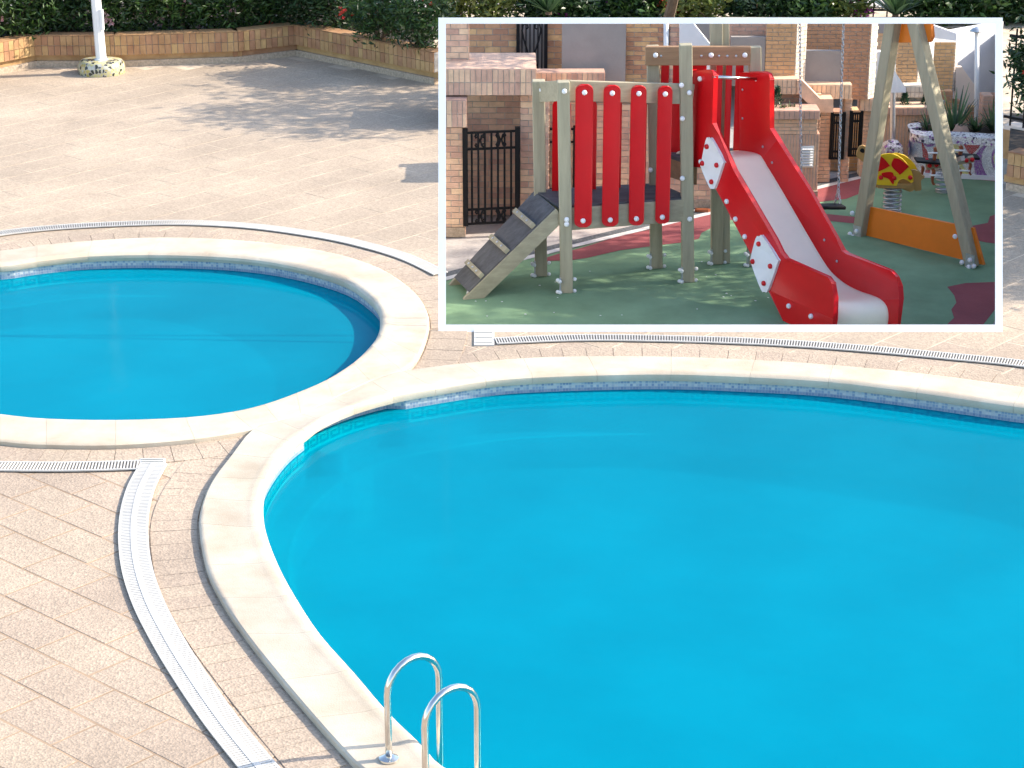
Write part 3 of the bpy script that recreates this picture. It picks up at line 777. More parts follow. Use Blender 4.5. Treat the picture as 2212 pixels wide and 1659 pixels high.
hs = empty('brick_house', 'tan brick house front with grilled doorway and grey render panel', 'house', BX(1200, 33.4))
bwall_px(hs, 956, 1013, 44, 151, 31.9, BL, BH, BRICKT, th=.5)
bwall_px(hs, 1013, 1118, 44, 190, 33.3, BL, BH, BRICKO)
bwall_px(hs, 1180, 1216, 44, 190, 33.3, BL, BH, BRICKO)
slab(hs, 'door', AT(1118, 100, 33.42), AT(1180, 100, 33.42), AT(1150, 190, 33.4).z, AT(1150, 49, 33.4).z, .06, RENDERG)
slab(hs, 'render_panel', AT(1214, 100, 32.95), AT(1352, 100, 32.95), AT(1300, 186, 32.95).z, AT(1300, 49, 32.95).z, .12, RENDERG)
bwall_px(hs, 1352, 1432, 44, 190, 33.1, BL, BH * .8, BRICKO)
bwall_px(hs, 1446, 1470, 44, 190, 33.1, BL, BH * .8, BRICKT)
slab(hs, 'wall_core', AT(1430, 100, 33.15), AT(1448, 100, 33.15), AT(1440, 190, 33.2).z, AT(1440, 49, 33.2).z, .2, RENDERG)
MB().tube([AT(1439, 49, 33.08), AT(1439, 188, 33.08)], .042, 10).build('downpipe', WHITEP, hs, smooth=True)
MB().prism([AT(x, y, 33.0) for x, y in ((1468, 49), (1497, 49), (1547, 112), (1547, 186), (1468, 186))], (0, .15, 0)).build('stair_wall', RENDERW, hs)
slab(hs, 'shade_wall', AT(1490, 100, 34.4), AT(1570, 100, 34.4), AT(1500, 190, 34.4).z, AT(1500, 49, 34.4).z, .2, RENDERG)
bwall_px(hs, 1568, 1655, 44, 180, 34.2, BL * .8, BH * .72, BRICKT, stuff=True)
slab(hs, 'render_panel', AT(1578, 130, 34.0), AT(1655, 130, 34.0), AT(1600, 186, 34).z, AT(1600, 80, 34).z, .1, RENDERG)
# grille on the doorway
gz0, gz1 = AT(1150, 186, 33.2).z, AT(1150, 49, 33.2).z
gr = MB()
for i in range(8):
    x = 1119 + i * 8.6; p = AT(x, 100, 33.2); gr.bar((p.x, p.y, gz0), (p.x, p.y, gz1), .05 if i in (0, 7) else .02)
cxg = AT(1148, 92, 33.17)
for s_ in (-1, 1):
    gr.tube([cxg + Vector((s_ * x, 0, z)) for x, z in ((.0, -.28), (.06, -.12), (.11, .04), (.14, .18), (.12, .27), (.06, .28), (.05, .22), (.08, .20))], .014, 5)
    gr.tube([cxg + Vector((s_ * x, 0, z)) for x, z in ((.0, -.26), (.06, -.30), (.08, -.34), (.05, -.37), (.02, -.34))], .014, 5)
gr.build('door_grille', BLACK, hs)

# far right houses
h2 = empty('brick_house', 'orange brick terrace house with square pillars and grey balcony panels', 'house', BX(1750, 34.4))
SB, SH = .19, .062
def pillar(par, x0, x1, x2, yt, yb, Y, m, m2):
    """pillar with its left face towards the camera and its right face in paler brick, sunlight put into the colour"""
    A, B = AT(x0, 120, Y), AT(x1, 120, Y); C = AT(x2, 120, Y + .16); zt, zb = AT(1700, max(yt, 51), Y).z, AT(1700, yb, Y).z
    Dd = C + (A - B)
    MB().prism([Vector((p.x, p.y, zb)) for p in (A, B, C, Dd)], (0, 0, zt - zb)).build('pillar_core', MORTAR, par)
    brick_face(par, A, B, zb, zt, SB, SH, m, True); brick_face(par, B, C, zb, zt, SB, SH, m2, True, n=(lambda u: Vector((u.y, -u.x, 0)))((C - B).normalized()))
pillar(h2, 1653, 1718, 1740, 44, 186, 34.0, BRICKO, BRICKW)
bwall_px(h2, 1738, 1824, 44, 190, 34.8, SB, SH, BRICKO, stuff=True)
slab(h2, 'balcony_panel', AT(1740, 150, 34.3), AT(1816, 150, 34.3), AT(1780, 190, 34.3).z, AT(1780, 110, 34.3).z, .1, RENDERG)
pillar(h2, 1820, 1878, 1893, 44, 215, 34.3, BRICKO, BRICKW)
MB().prism([AT(x, y, 34.5) for x, y in ((1884, 112), (1905, 112), (1957, 190), (1957, 200), (1884, 200))], (0, .15, 0)).build('stair_wall', RENDERW, h2)
bwall_px(h2, 1893, 1940, 70, 195, 36.3, SB, SH, BRICKT, stuff=True)
slab(h2, 'soffit', AT(1888, 60, 36.1), AT(1945, 60, 36.1), AT(1900, 72, 36.1).z, AT(1900, 50, 36.1).z, .15, RENDERG)
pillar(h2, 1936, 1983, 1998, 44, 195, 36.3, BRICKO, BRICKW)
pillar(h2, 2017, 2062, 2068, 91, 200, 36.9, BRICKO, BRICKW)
MB().prism([AT(x, y, 36.7) for x, y in ((1985, 50), (2003, 50), (2066, 72), (2066, 88), (1985, 80))], (0, .12, 0)).build('roof_edge', RENDERW, h2)
MB().prism([AT(x, y, 36.95) for x, y in ((2064, 145), (2078, 145), (2110, 190), (2110, 262), (2064, 262))], (0, .12, 0)).build('stair_wall', RENDERS, h2)
for x0, x1, y0, y1 in ((2028, 2058, 198, 216), (2045, 2056, 216, 240), (2061, 2073, 218, 240), (2092, 2119, 232, 290)):
    bwall_px(h2, x0, x1, y0, y1, 36.6, SB, SH, BRICKO, th=.15, stuff=True)
# parapets and garden fronts of the right houses
g3 = empty('garden_wall', 'stepped brick garden wall with white vent and planted trough right of the slide', 'wall', BX(1720, 33.8))
bwall_px(g3, 1600, 1726, 172, 204, 33.75, .07, .15, BRICKT, stuff=True, bond=0)
bwall_px(g3, 1600, 1768, 204, None, 33.95, SB, SH, BRICKT, stuff=True)
MB().prism([AT(x, y, 33.7) for x, y in ((1722, 174), (1733, 174), (1772, 214), (1800, 214), (1800, 243), (1764, 243), (1722, 200))], (0, .3, 0)).build('sloping_cap', BRICKT, g3)
bwall_px(g3, 1735, 1840, 184, 214, 34.05, .07, .16, BRICKT, stuff=True, bond=0)
bwall_px(g3, 1766, 1794, 214, None, 34.2, SB, SH, BRICKT, stuff=True)
bwall_px(g3, 1819, 1834, 214, None, 34.2, SB, SH, BRICKT, stuff=True)
bwall_px(g3, 1790, 1822, 243, None, 34.9, SB, SH, BRICKO, stuff=True)
bwall_px(g3, 1832, 1862, 240, None, 34.9, SB, SH, BRICKO, stuff=True)
bwall_px(g3, 1640, 1771, 240, 258, 33.25, .075, .12, BRICKT, stuff=True, bond=0, th=.5)
bwall_px(g3, 1640, 1766, 258, 290, 33.35, SB, SH, BRICKT, stuff=True, th=.4)
bwall_px(g3, 1640, 1766, 290, None, 33.35, .045, .55, BRICKT, stuff=True, th=.4, bond=0)
slab(g3, 'skirting', AT(1640, 300, 33.28), AT(1772, 300, 33.28), FL, FL + .1, .1, PLINTH)
vz0, vz1 = AT(1740, 362, 33.3).z, AT(1740, 316, 33.3).z
va, vb = AT(1729, 340, 33.33), AT(1757, 340, 33.33)
vf = slab(g3, 'vent_frame', va - Vector((0, .02, 0)), vb - Vector((0, .02, 0)), vz0, vz1, .02, WHITEP)
for k in range(7):
    z = vz0 + (k + .8) * (vz1 - vz0) / 8
    MB().box(((va.x + vb.x) / 2, va.y - .035, z), (vb.x - va.x - .03, .02, .018), M=Matrix.Rotation(R(35), 3, 'X')).build('louvre', WHITEP, vf)
g4 = empty('garden_wall', 'brick garden wall with pale upper courses behind the swing legs', 'wall', BX(1950, 34.6))
bwall_px(g4, 1858, 1893, 213, 240, 34.35, .07, .15, BRICKT, stuff=True, bond=0)
bwall_px(g4, 1858, 1893, 240, None, 34.5, SB, SH, BRICKT, stuff=True)
bwall_px(g4, 1892, 2012, 187, 211, 36.0, .07, .12, BRICKW, stuff=True, bond=0)
bwall_px(g4, 1892, 2012, 211, 240, 36.1, SB * .6, SH, BRICKW, stuff=True)
bwall_px(g4, 1890, 2012, 233, 249, 35.55, .075, .12, BRICKT, stuff=True, bond=0, th=.45)
bwall_px(g4, 1890, 2080, 249, None, 35.65, .05, .55, BRICKT, stuff=True, bond=0)
MB().prism([AT(x, y, 34.6) for x, y in ((1880, 213), (1893, 197), (1893, 240), (1880, 240))], (0, .1, 0)).build('sloping_cap', BRICKT, g4)
va, vb = AT(2012, 320, 35.6), AT(2026, 320, 35.6)
slab(g4, 'vent_frame', va, vb, AT(2015, 338, 35.6).z, AT(2015, 296, 35.6).z, .03, WHITEP)
pr = empty('brick_pier', 'pinkish brick pier at the right edge above the mosaic planter', 'pier', BX(2135, 34.9))
bwall_px(pr, 2121, 2142, 208, 300, 35.6, .19, .062, BRICKT, stuff=True)
bwall_px(pr, 2142, 2160, 209, 300, 35.7, .19, .062, BRICKO, stuff=True)
# added white wall, turned to catch the sun, stands in for sky glare
bw = empty('glare_wall', 'white wall added to stand in for the sky glare at the far right', 'wall', BX(2080, 36.5))
a, b = AT(1990, 200, 37.0), AT(2156, 200, 38.2)
slab(bw, 'wall_body', a, b, FL, AT(2100, 51, 38.0).z, .08, RENDERW)

# ------------------------------------------------------------------ gates
def gate(label, x0, x1, yt, yb, Y, bars, rb, rot=0):
    A, B = AT(x0, yb, Y), AT(x1, yb, Y); zt = AT(x0, yt, Y).z; zb = A.z
    t = empty('iron_gate', label, 'gate', A, 'black iron gates'); Wd = B.x - A.x
    u = Vector((math.cos(rot), math.sin(rot), 0)); u *= 1 / max(.3, math.cos(rot))
    pt = lambda s, z: Vector((A.x, Y, 0)) + u * (Wd * s) + Vector((0, 0, z))
    h = zt - zb; f = MB()
    for s in (0, 1): f.bar(pt(s, zb), pt(s, zt + .02), .075 if Wd > .5 else .045)
    for q_ in (.02, .17, .80, .97): f.bar(pt(0, zb + h * q_), pt(1, zb + h * q_), .03)
    f.build('gate_frame', BLACK, t)
    for i in range(bars):
        s = (i + 1) / (bars + 1); MB().bar(pt(s, zb + h * .02), pt(s, zb + h * .97), rb).build('bar', BLACK, t)
    if Wd > .5:
        for cz in (.885, .095):
            for s in (.28, .68):
                sc_ = MB(); hh = h * .075; k = Wd * .085
                for sx in (-1, 1):
                    for sz in (-1, 1):
                        c = [(.15, 0), (.35, .35), (.6, .75), (.95, .9), (1.15, .6), (.95, .4), (.75, .5)]
                        sc_.tube([pt(s, zb + h * cz) + u * (sx * p * k * .9) + Vector((0, -.01, sz * q_ * hh)) for p, q_ in c], .016, 5)
                sc_.build('scroll', BLACK, t)
    return t
gate('black wrought iron gate with scrolls at the far left of the playground', 1006, 1118, 281, 488, 31.15, 7, .03, R(10))
gate('black iron gate half hidden behind the red slats', 1184, 1240, 274, 436, 32.55, 4, .026)
gate('narrow black iron gate right of the swing seat, left of a pair', 1793, 1819, 245, 344, 34.15, 4, .018)
gate('narrow black iron gate beside the turtle head, right of a pair', 1834, 1857, 242, 338, 34.15, 4, .018)

# ------------------------------------------------------------------ play tower
def cap_mesh(r, h, m, nm):
    mb = MB(); pr_ = [(0, 1), (.45, 1), (.8, .85), (1, .45)]; n = 12; lv = [(r, 0), (r, h * .5), (r * .85, h * .8), (r * .5, h), ]
    for rr, z in lv:
        for k in range(n): mb.v.append((rr * math.cos(2 * math.pi * k / n), rr * math.sin(2 * math.pi * k / n), z))
    for i in range(3):
        for k in range(n): mb.f.append((i * n + k, i * n + (k + 1) % n, (i + 1) * n + (k + 1) % n, (i + 1) * n + k))
    mb.f.append(tuple(range(3 * n, 4 * n))); mb.f.append(tuple(range(n))[::-1])
    return mb.mesh(nm, m, smooth=50)
CAPW = cap_mesh(.034, .035, WHITEP, 'bolt_cap'); CAPR = cap_mesh(.034, .035, RED, 'bolt_cap'); CAPS = cap_mesh(.026, .03, WHITEP, 'bolt_cap'); CAPG = cap_mesh(.018, .012, GALV, 'bolt_cap')
def bolt(parent, p, n, me=CAPW):
    qn = Vector(n).normalized().to_track_quat('Z', 'Y'); inst('bolt_cap', me, parent, Matrix.Translation(p) @ qn.to_matrix().to_4x4())
tw = empty('play_tower', 'wooden slide tower with red slat balustrade, ramp and red and white slide', 'playground slide', G(1400, 610, FL))
PWD = .165
def foot(parent, p, w_=PWD):
    MB().box(p + Vector((-w_ * .52, -w_ * .15, .10)), (.02, .12, .24)).build('foot_plate', GALV, parent)
    for dx, dz in ((-.72, .19), (-.55, .17), (.62, .18), (-.72, .03), (-.52, .02), (.62, .02)):
        bolt(parent, p + Vector((dx * w_, -.10 if dx < 0 else -.02, dz)), (-.4 if dx < 0 else .4, -1, .1), CAPS)
def post(parent, xb, yb, xt, yt, w_=PWD, ft=True, m=WOOD):
    p = G(xb, yb, FL); tpt = AT(xt, yt, p.y)
    MB().bar(p, tpt, w_, w_, up=(0, 1, 0)).build('post', m, parent, bevel=.012)
    if ft: foot(parent, p)
    return p, tpt
pfl, tfl = post(tw, 1224, 630, 1217, 175); pbl, tbl = post(tw, 1169, 594, 1163, 173); pfr, tfr = post(tw, 1486, 607, 1481, 95); pbr, tbr = post(tw, 1418, 577, 1410, 99)
pr2, tr2 = post(tw, 1627, 572, 1631, 101); ptl, ttl = post(tw, 1549, 568, 1547, 42); ptr, ttr = post(tw, 1567, 567, 1565, 42, .12, False)
def onY(x, y, Y): return AT(x, y, Y)
def lerpY(p, q, x):   # Y on the line p-q at image column x (approx by X)
    return None
yF = (pfl.y + pfr.y) / 2
# rails: side rail at left end, front and back top rails, joists
def rail(name, a, b, hgt, th, m=WOODX): return MB().bar(a, b, th, hgt).build(name, m, tw, bevel=.008)
zt_ = AT(1217, 196, pfl.y).z; hr = .265
A = Vector((pfl.x, pfl.y + .02, zt_)); B = Vector((pfr.x, pfr.y + .02, AT(1478, 204, pfr.y).z)); rail('top_rail', A, B, hr, .06)
zk = AT(1165, 197, pbl.y).z; A2 = Vector((pbl.x - .02, pbl.y, zk)); B2 = Vector((pbr.x, pbr.y, AT(1414, 205, pbr.y).z)); rail('top_rail', A2, B2, hr, .06)
rail('top_rail', A2 + Vector((0, -.05, 0)), A + Vector((-.05, 0, 0)), hr, .06)
zd = AT(1224, 449, pfl.y - .05).z                    # deck level
ja, jb = Vector((pfl.x, pfl.y - .02, zd - .16)), Vector((pfr.x, pfr.y - .02, zd - .16))
rail('joist', ja, jb, .30, .07); rail('joist', Vector((pbl.x, pbl.y, zd - .16)), Vector((pbr.x, pbr.y, zd - .16)), .30, .07)
MB().prism([Vector((p.x, p.y, zd - .02)) for p in (pfl + Vector((-.1, -.04, 0)), pfr + Vector((0, -.04, 0)), pbr + Vector((0, .05, 0)), pbl + Vector((-.1, .05, 0)))], (0, 0, .035)).build('deck', DECK, tw)
# red slats
def rrect(cx, cz, w_, h_, r, n=5):
    out = []
    for sx, sz, a0 in ((1, -1, -90), (1, 1, 0), (-1, 1, 90), (-1, -1, 180)):
        for k in range(n + 1):
            an = R(a0 + 90 * k / n); out.append((cx + sx * (w_ / 2 - r) + r * math.cos(an), cz + sz * (h_ / 2 - r) + r * math.sin(an)))
    return out
def slat(x0, x1, y0, y1, Y, dx=1):
    a, b = AT(x0, y1, Y), AT(x1, y0, Y); cx, cz = (a.x + b.x) / 2, (a.z + b.z) / 2; w_ = b.x - a.x; h_ = b.z - a.z
    o = MB().prism([Vector((p, Y, z)) for p, z in rrect(cx, cz, w_, h_, w_ * .32)], (0, .045, 0)).build('slat', RED, tw, smooth=30, bevel=.008)
    return o, Vector((cx, Y, cz + h_ / 2)), Vector((cx, Y, cz - h_ / 2))
for x0, x1, y0, y1, f in ((1240.5, 1282, 184.5, 490, .05), (1300, 1341, 186, 488, .30), (1358, 1397, 187, 485.5, .53), (1415, 1453, 188, 482, .76)):
    Y = pfl.y + (pfr.y - pfl.y) * f - .105
    o, t_, b2 = slat(x0, x1, y0, y1, Y); bolt(o, t_ + Vector((0, -.004, -.09)), (0, -1, 0)); bolt(o, b2 + Vector((0, -.004, .085)), (0, -1, 0))
for x0, x1, f in ((1192, 1234, .15), (1249, 1290, .38), (1304, 1344, .6), (1358, 1398, .82)):
    Y = pbl.y + (pbr.y - pbl.y) * f - .06
    slat(x0, x1, 216, 446, Y)
for x, y, P_ in ((1170, 194, pbl), (1219, 197, pfl), (1224, 474, pfl), (1224, 484, pfl), (1472, 184, pfr), (1489, 200, pfr), (1474, 256, pfr), (1474, 385, pfr), (1490, 473, pfr), (1416, 117, pbr), (1405, 367, pbr)):
    bolt(tw, AT(x, y, P_.y - PWD / 2 - .005), (0, -1, 0))
# upper platform, its back beam and red panels
zu = AT(1500, 352, pfr.y).z
MB().prism([Vector((p.x, p.y, zu - .05)) for p in (pfr + Vector((.0, .06, 0)), pr2, ptl, pbr)], (0, 0, .05)).build('deck', DECK, tw)
MB().prism([Vector((p.x, p.y, zu - .32)) for p in (pfr + Vector((.03, .1, 0)), pbr + Vector((.05, -.03, 0)), pbr + Vector((.05, .03, 0)), pfr + Vector((.09, .1, 0)))], (0, 0, .27)).build('joist', WOODB, tw)
Yb = pbr.y - .12; a, b = AT(1394, 120, Yb), AT(1621, 120, Yb)
bm_ = MB().bar(Vector((a.x, Yb, a.z)), Vector((b.x, Yb, b.z)), .09, .25).build('cross_beam', WOODB, tw, bevel=.01)
MB().bar(AT(1631, 101, Yb + .02), AT(1631, 200, Yb + .02), .15, .09, up=(0, 1, 0)).build('post', WOOD, tw, bevel=.01)
for x in (1416, 1536, 1609): bolt(tw, AT(x, 119, Yb - .05), (0, -1, 0))
for x in (1428, 1515, 1553, 1571, 1590): bolt(tw, AT(x, 121, Yb - .046), (0, -1, 0), CAPG)
for x0, x1 in ((1424, 1446), (1449, 1478), (1485, 1527), (1542, 1562), (1562.6, 1582.6), (1583.2, 1607)):
    a, b = AT(x0, 336, Yb + .06), AT(x1, 137, Yb + .06)
    MB().box(((a.x + b.x) / 2, Yb + .08, (a.z + b.z) / 2), (b.x - a.x, .04, b.z - a.z)).build('back_panel', RED, tw, bevel=.012)
# slide: two side boards, bed
s0 = G(1497, 606, FL); s1 = G(1800, 742, FL); sdir = (s1 - s0).normalized(); lat = Vector((1, .06, 0)).normalized()
nL = Vector((sdir.y, -sdir.x, 0)).normalized()          # normal of the boards' planes
if nL.x > 0: nL = -nL
SLP = lambda x, y: ONPLANE(x, y, s0, nL)
SW = .87
SRP = lambda x, y: ONPLANE(x, y, s0 + lat * SW, nL)
sl = tw
Lpoly = [(1496, 152), (1532, 152), (1539, 155), (1543, 163), (1540, 266), (1552, 292), (1586, 368), (1675, 519), (1688, 546), (1698, 559), (1788, 600), (1797, 612), (1803, 645), (1802, 690), (1798, 712), (1702, 712), (1662, 629), (1626, 553), (1546, 405), (1518, 362), (1496, 358)]
MB().prism([SLP(*p) for p in Lpoly], -nL * .05).build('side_board', RED, sl, smooth=25, bevel=.012)
Rtop = [(1605, 155), (1658, 156), (1667, 160), (1671, 170), (1671, 276), (1686, 300), (1756, 414), (1812, 514), (1826, 540), (1836, 547), (1930, 585), (1941, 597), (1949, 617), (1951, 645), (1944, 700), (1940, 716)]
Rbot = [(1880, 716), (1860, 650), (1800, 610), (1760, 560), (1640, 360), (1605, 345)]
MB().prism([SRP(*p) for p in Rtop + Rbot], nL * .05).build('side_board', RED, sl, smooth=25, bevel=.012)
prof = [(1588, 333), (1600, 324), (1645, 331), (1662, 350), (1700, 412), (1750, 498), (1791, 566), (1812, 592), (1836, 611), (1865, 626), (1895, 636), (1913, 645), (1925, 659), (1929, 678), (1927, 700), (1922, 716)]
RP = [SRP(*p) for p in prof]; mb = MB(); nc = 9
RPs = catmull(RP, 4, False)
for p in RPs:
    q0 = p - lat * (SW - .055) 
    for k in range(nc):
        f = k / (nc - 1); dip = .05 * (4 * f * (1 - f)) * (1 if p.z < RP[3].z else .4)
        mb.v.append(tuple(p.lerp(q0, f) + Vector((0, 0, -dip))))
for i in range(len(RPs) - 1):
    for k in range(nc - 1): mb.f.append((i * nc + k, i * nc + k + 1, (i + 1) * nc + k + 1, (i + 1) * nc + k))
bed_o = mb.build('slide_bed', CREAM, sl, smooth=True)
sm = bed_o.modifiers.new('thickness', 'SOLIDIFY'); sm.thickness = .03
MB().tube([SLP(1541, 166), SRP(1640, 171)], .022, 10).build('grab_bar', STEEL, sl, smooth=True)
bolt(sl, SRP(1639, 171) + nL * .03, nL, CAPS)
for pts in (((1535, 298), (1544, 303), (1566, 346), (1566, 354), (1550, 402), (1543, 407), (1536, 402), (1519, 362), (1519, 352), (1529, 302)),
            ((1644, 511), (1653, 511), (1683, 558), (1684, 568), (1664, 625), (1656, 629), (1648, 624), (1627, 568), (1626, 556), (1637, 514))):
    c = catmull([SLP(*p) for p in pts], 3)
    plates = globals().setdefault('plates', []); po = MB().prism([p + nL * .03 for p in c], -nL * .028).build('joint_plate', WHITEP, sl, smooth=30, bevel=.006); plates.append(po)
for kb_, (x, y) in enumerate(((1532, 316), (1522, 352), (1553, 356), (1542, 392), (1644, 526), (1631, 564), (1669, 574), (1655, 611))): bolt(plates[kb_ // 4], SLP(x, y) + nL * .03, nL, CAPR)
for x, y in ((1513, 170), (1515, 349), (1571, 435), (1590, 473), (1610, 511), (1705, 661), (1753, 683)): bolt(sl, SLP(x, y), nL)
for x, y in ((1611, 193), (1611, 255), (1655, 316), (1675, 350), (1788, 517), (1815, 563)): bolt(sl, SRP(x, y) + nL * .052, nL, CAPG)
# ramp
r = [AT(1164, 434, pbl.y), Vector((tfl.x - .10, pfl.y - .04, zd)), G(1012, 630, FL + .10), G(981, 599, FL + .10)]
r[0] = Vector((pbl.x - .10, pbl.y + .05, zd))
dn = (r[2] - r[1]).cross(r[0] - r[1]).normalized()
if dn.z < 0: dn = -dn
MB().prism(r, -dn * .03).build('ramp_board', DECK, tw)
for a, b in ((r[1], r[2]), (r[0], r[3])):
    MB().bar(a - dn * .115 , b - dn * .115 + (b - a).normalized() * .12, .055, .20, up=dn).build('ramp_beam', WOODX, tw, bevel=.006)
for f in (.235, .535, .83):
    a, b = r[0].lerp(r[3], f), r[1].lerp(r[2], f); MB().bar(a.lerp(b, .06) + dn * .03, a.lerp(b, .99) + dn * .03, .075, .055, up=dn).build('cleat', WOODX, tw, bevel=.006)
    for k in (.25, .5, .75): bolt(tw, a.lerp(b, k) + dn * .058, dn, CAPG)
pz = G(1028, 632, FL); MB().prism([pz + Vector((x, -.05, z)) for x, z in ((-.1, 0), (.10, 0), (.09, .2), (.05, .22))], (0, .02, 0)).build('foot_plate', GALV, tw)
for dx, dz in ((-.09, .02), (.09, .02), (.08, .2)): bolt(tw, pz + Vector((dx, -.06, dz)), (0, -1, 0), CAPW)

# ------------------------------------------------------------------ swing
sA, sB = G(1858, 507, FL), G(2103, 576, FL); sn = (sB - sA).cross(Vector((0, 0, 1))).normalized()
if sn.y > 0: sn = -sn
SP = lambda x, y: ONPLANE(x, y, sA, sn)
sw = empty('swing', 'wooden A-frame swing with orange board between its legs and a black seat', 'swing', sA)
for (x0, y0, x1, y1) in ((1858, 507, 1931, 42), (2103, 576, 1976, 42)):
    a, b = SP(x0, y0), SP(x1, y1); MB().bar(a, b, .17, .17, up=sn).build('leg', WOOD, sw, bevel=.014)
MB().prism([SP(*p) - sn * .03 for p in ((1874, 448), (2099, 494), (2121, 573), (1868, 509))], -sn * .04).build('low_board', ORANGE, sw, bevel=.005)
MB().prism([SP(*p) - sn * .06 for p in ((1944, 42), (2003, 42), (2007, 80), (2003, 90), (1998, 92), (1936, 92))], -sn * .05).build('apex_board', ORANGE, sw, bevel=.01)
for x, y in ((1851, 458), (1846, 503), (1860, 497), (1852, 509), (2073, 508), (2088, 564), (2105, 559), (2103, 574), (2114, 572)): bolt(sw, SP(x, y) + sn * .09, sn)
for x, y in ((1860, 500), (2104, 562)):
    p = SP(x, y) + sn * .088; MB().box(p, (.15, .01, .2), math.atan2(sn.x, -sn.y)).build('foot_plate', GALV, sw)
bA = SP(1955, 44); bB = ttl + Vector((0, 0, -.01)); MB().bar(bA, bB, .07, .07).build('top_beam', WOODX, sw)
def chain(name, a, b, parent):
    a, b = Vector(a), Vector(b); n = int((b - a).length / .052); mb = MB(); t = (b - a).normalized(); s1_ = t.orthogonal().normalized(); s2_ = t.cross(s1_)
    for i in range(n):
        c = a + (b - a) * (i + .5) / n; s_ = s1_ if i % 2 else s2_
        mb.tube([c + t * (.036 * math.cos(an)) + s_ * (.017 * math.sin(an)) for an in [2 * math.pi * k / 8 for k in range(8)]], .0065, 4, True)
    return mb.build(name, GALV, parent)
def beam_at(x):
    for k in range(1001):
        p = bB.lerp(bA, k / 1000); d = p - Vector((0, 0, CAM_H)); zc = d.y * cP - d.z * sP
        if IW / 2 + FPX * d.x / zc >= x: return p
h1, h2_ = beam_at(1727), beam_at(1822)
e1, e2_ = AT(1731, 438, h1.y), AT(1809, 438, h2_.y)
sY = (h1.y + h2_.y) / 2
for h_, x in ((h1, 1731), (h2_, 1809)):
    fork = AT(x + (2 if x > 1780 else 0), 408, h_.y)
    chain('chain', h_, fork, sw)
    for dx in (-6, 6): chain('chain', fork, AT(x + dx, 440, h_.y - .05 * (1 if dx > 0 else -1)), sw)
a, b = AT(1722, 446, h1.y), AT(1822, 446, h2_.y)
MB().bar(a, b, .19, .05).build('seat', BLACK, sw, bevel=.015)

# ------------------------------------------------------------------ spring riders
def spring(parent, base, r, h, turns, wire):
    pts = [base + Vector((r * math.cos(t), r * math.sin(t), h * t / (2 * math.pi * turns))) for t in [2 * math.pi * turns * k / (turns * 14) for k in range(turns * 14 + 1)]]
    MB().tube(pts, wire, 6).build('spring', GALV, parent, smooth=True)
    MB().tube([base + Vector((0, 0, -.0)), base + Vector((0, 0, .03))], r * 1.15, 16).build('base_plate', GALV, parent, smooth=40)
tb = G(1926, 460, FL)
tu = empty('spring_rider', 'yellow turtle spring rider with red shell patches on a coil spring', 'spring rider', tb)
hz = AT(1926, 404, tb.y).z - FL
spring(tu, tb, .125, hz, 6, .018)
def tp(zx, zy, dy=0): return AT(1828.5 + zx * .15333, 280.2 + zy * .15333, tb.y + dy)      # from the measured outline
shell = [(330, 640), (390, 470), (440, 390), (520, 350), (620, 340), (720, 365), (800, 420), (870, 500), (920, 590), (945, 680), (940, 730), (910, 745), (860, 715), (800, 690), (745, 710), (720, 750), (705, 785), (430, 770), (415, 720), (380, 690), (350, 700)]
for dy, sh in ((-.17, 0), (.17, 95)):
    pl = [tp(x + sh, y - (0 if sh == 0 else 4), dy) for x, y in shell]; MB().prism(pl, (0, .04, 0)).build('shell_board', YELLOW, tu, bevel=.006, smooth=25)
for pts in (((400, 580), (425, 430), (490, 378), (600, 490), (590, 520), (440, 590)), ((655, 425), (680, 400), (760, 420), (870, 510), (860, 535), (760, 625), (735, 615), (635, 510)), ((500, 610), (650, 603), (665, 755), (640, 755), (590, 690), (520, 660))):
    MB().prism([p + Vector((0, -.012, 0)) for p in catmull([tp(x, y, -.17) for x, y in pts], 4)], (0, .012, 0)).build('shell_patch', RED, tu)
MB().prism(catmull([tp(x, y, -.02) for x, y in ((150, 320), (180, 250), (230, 225), (285, 240), (470, 270), (460, 420), (350, 560), (260, 470), (150, 380))], 3), (0, .05, 0)).build('head', TANB, tu, bevel=.006)
MB().prism(catmull([tp(x, y, -.026) for x, y in ((190, 300), (210, 265), (245, 270), (255, 310), (230, 330))], 3), (0, .008, 0)).build('grip_hole', BLACK, tu)
MB().prism(catmull([tp(x, y, -.08) for x, y in ((720, 740), (790, 690), (880, 700), (960, 760), (950, 850), (890, 870), (800, 840), (740, 790))], 3), (0, .04, 0)).build('rear_foot', TANB, tu, bevel=.006)
MB().prism(catmull([tp(x, y, -.08) for x, y in ((340, 700), (410, 690), (430, 760), (500, 785), (430, 810), (340, 820))], 3), (0, .04, 0)).build('front_foot', TANB, tu, bevel=.006)
MB().prism(catmull([tp(x, y, .03) for x, y in ((920, 575), (1030, 590), (1060, 640), (1100, 665), (1050, 720), (1055, 840), (1000, 860), (950, 840), (940, 700))], 3), (0, .05, 0)).build('tail', TANB, tu, bevel=.006)
for x, y in ((485, 672), (672, 680), (897, 672)): bolt(tu, tp(x, y, -.175), (0, -1, 0), CAPR)
MB().box(tb + Vector((0, 0, hz + .05)), (.5, .30, .06)).build('seat_board', TANB, tu)
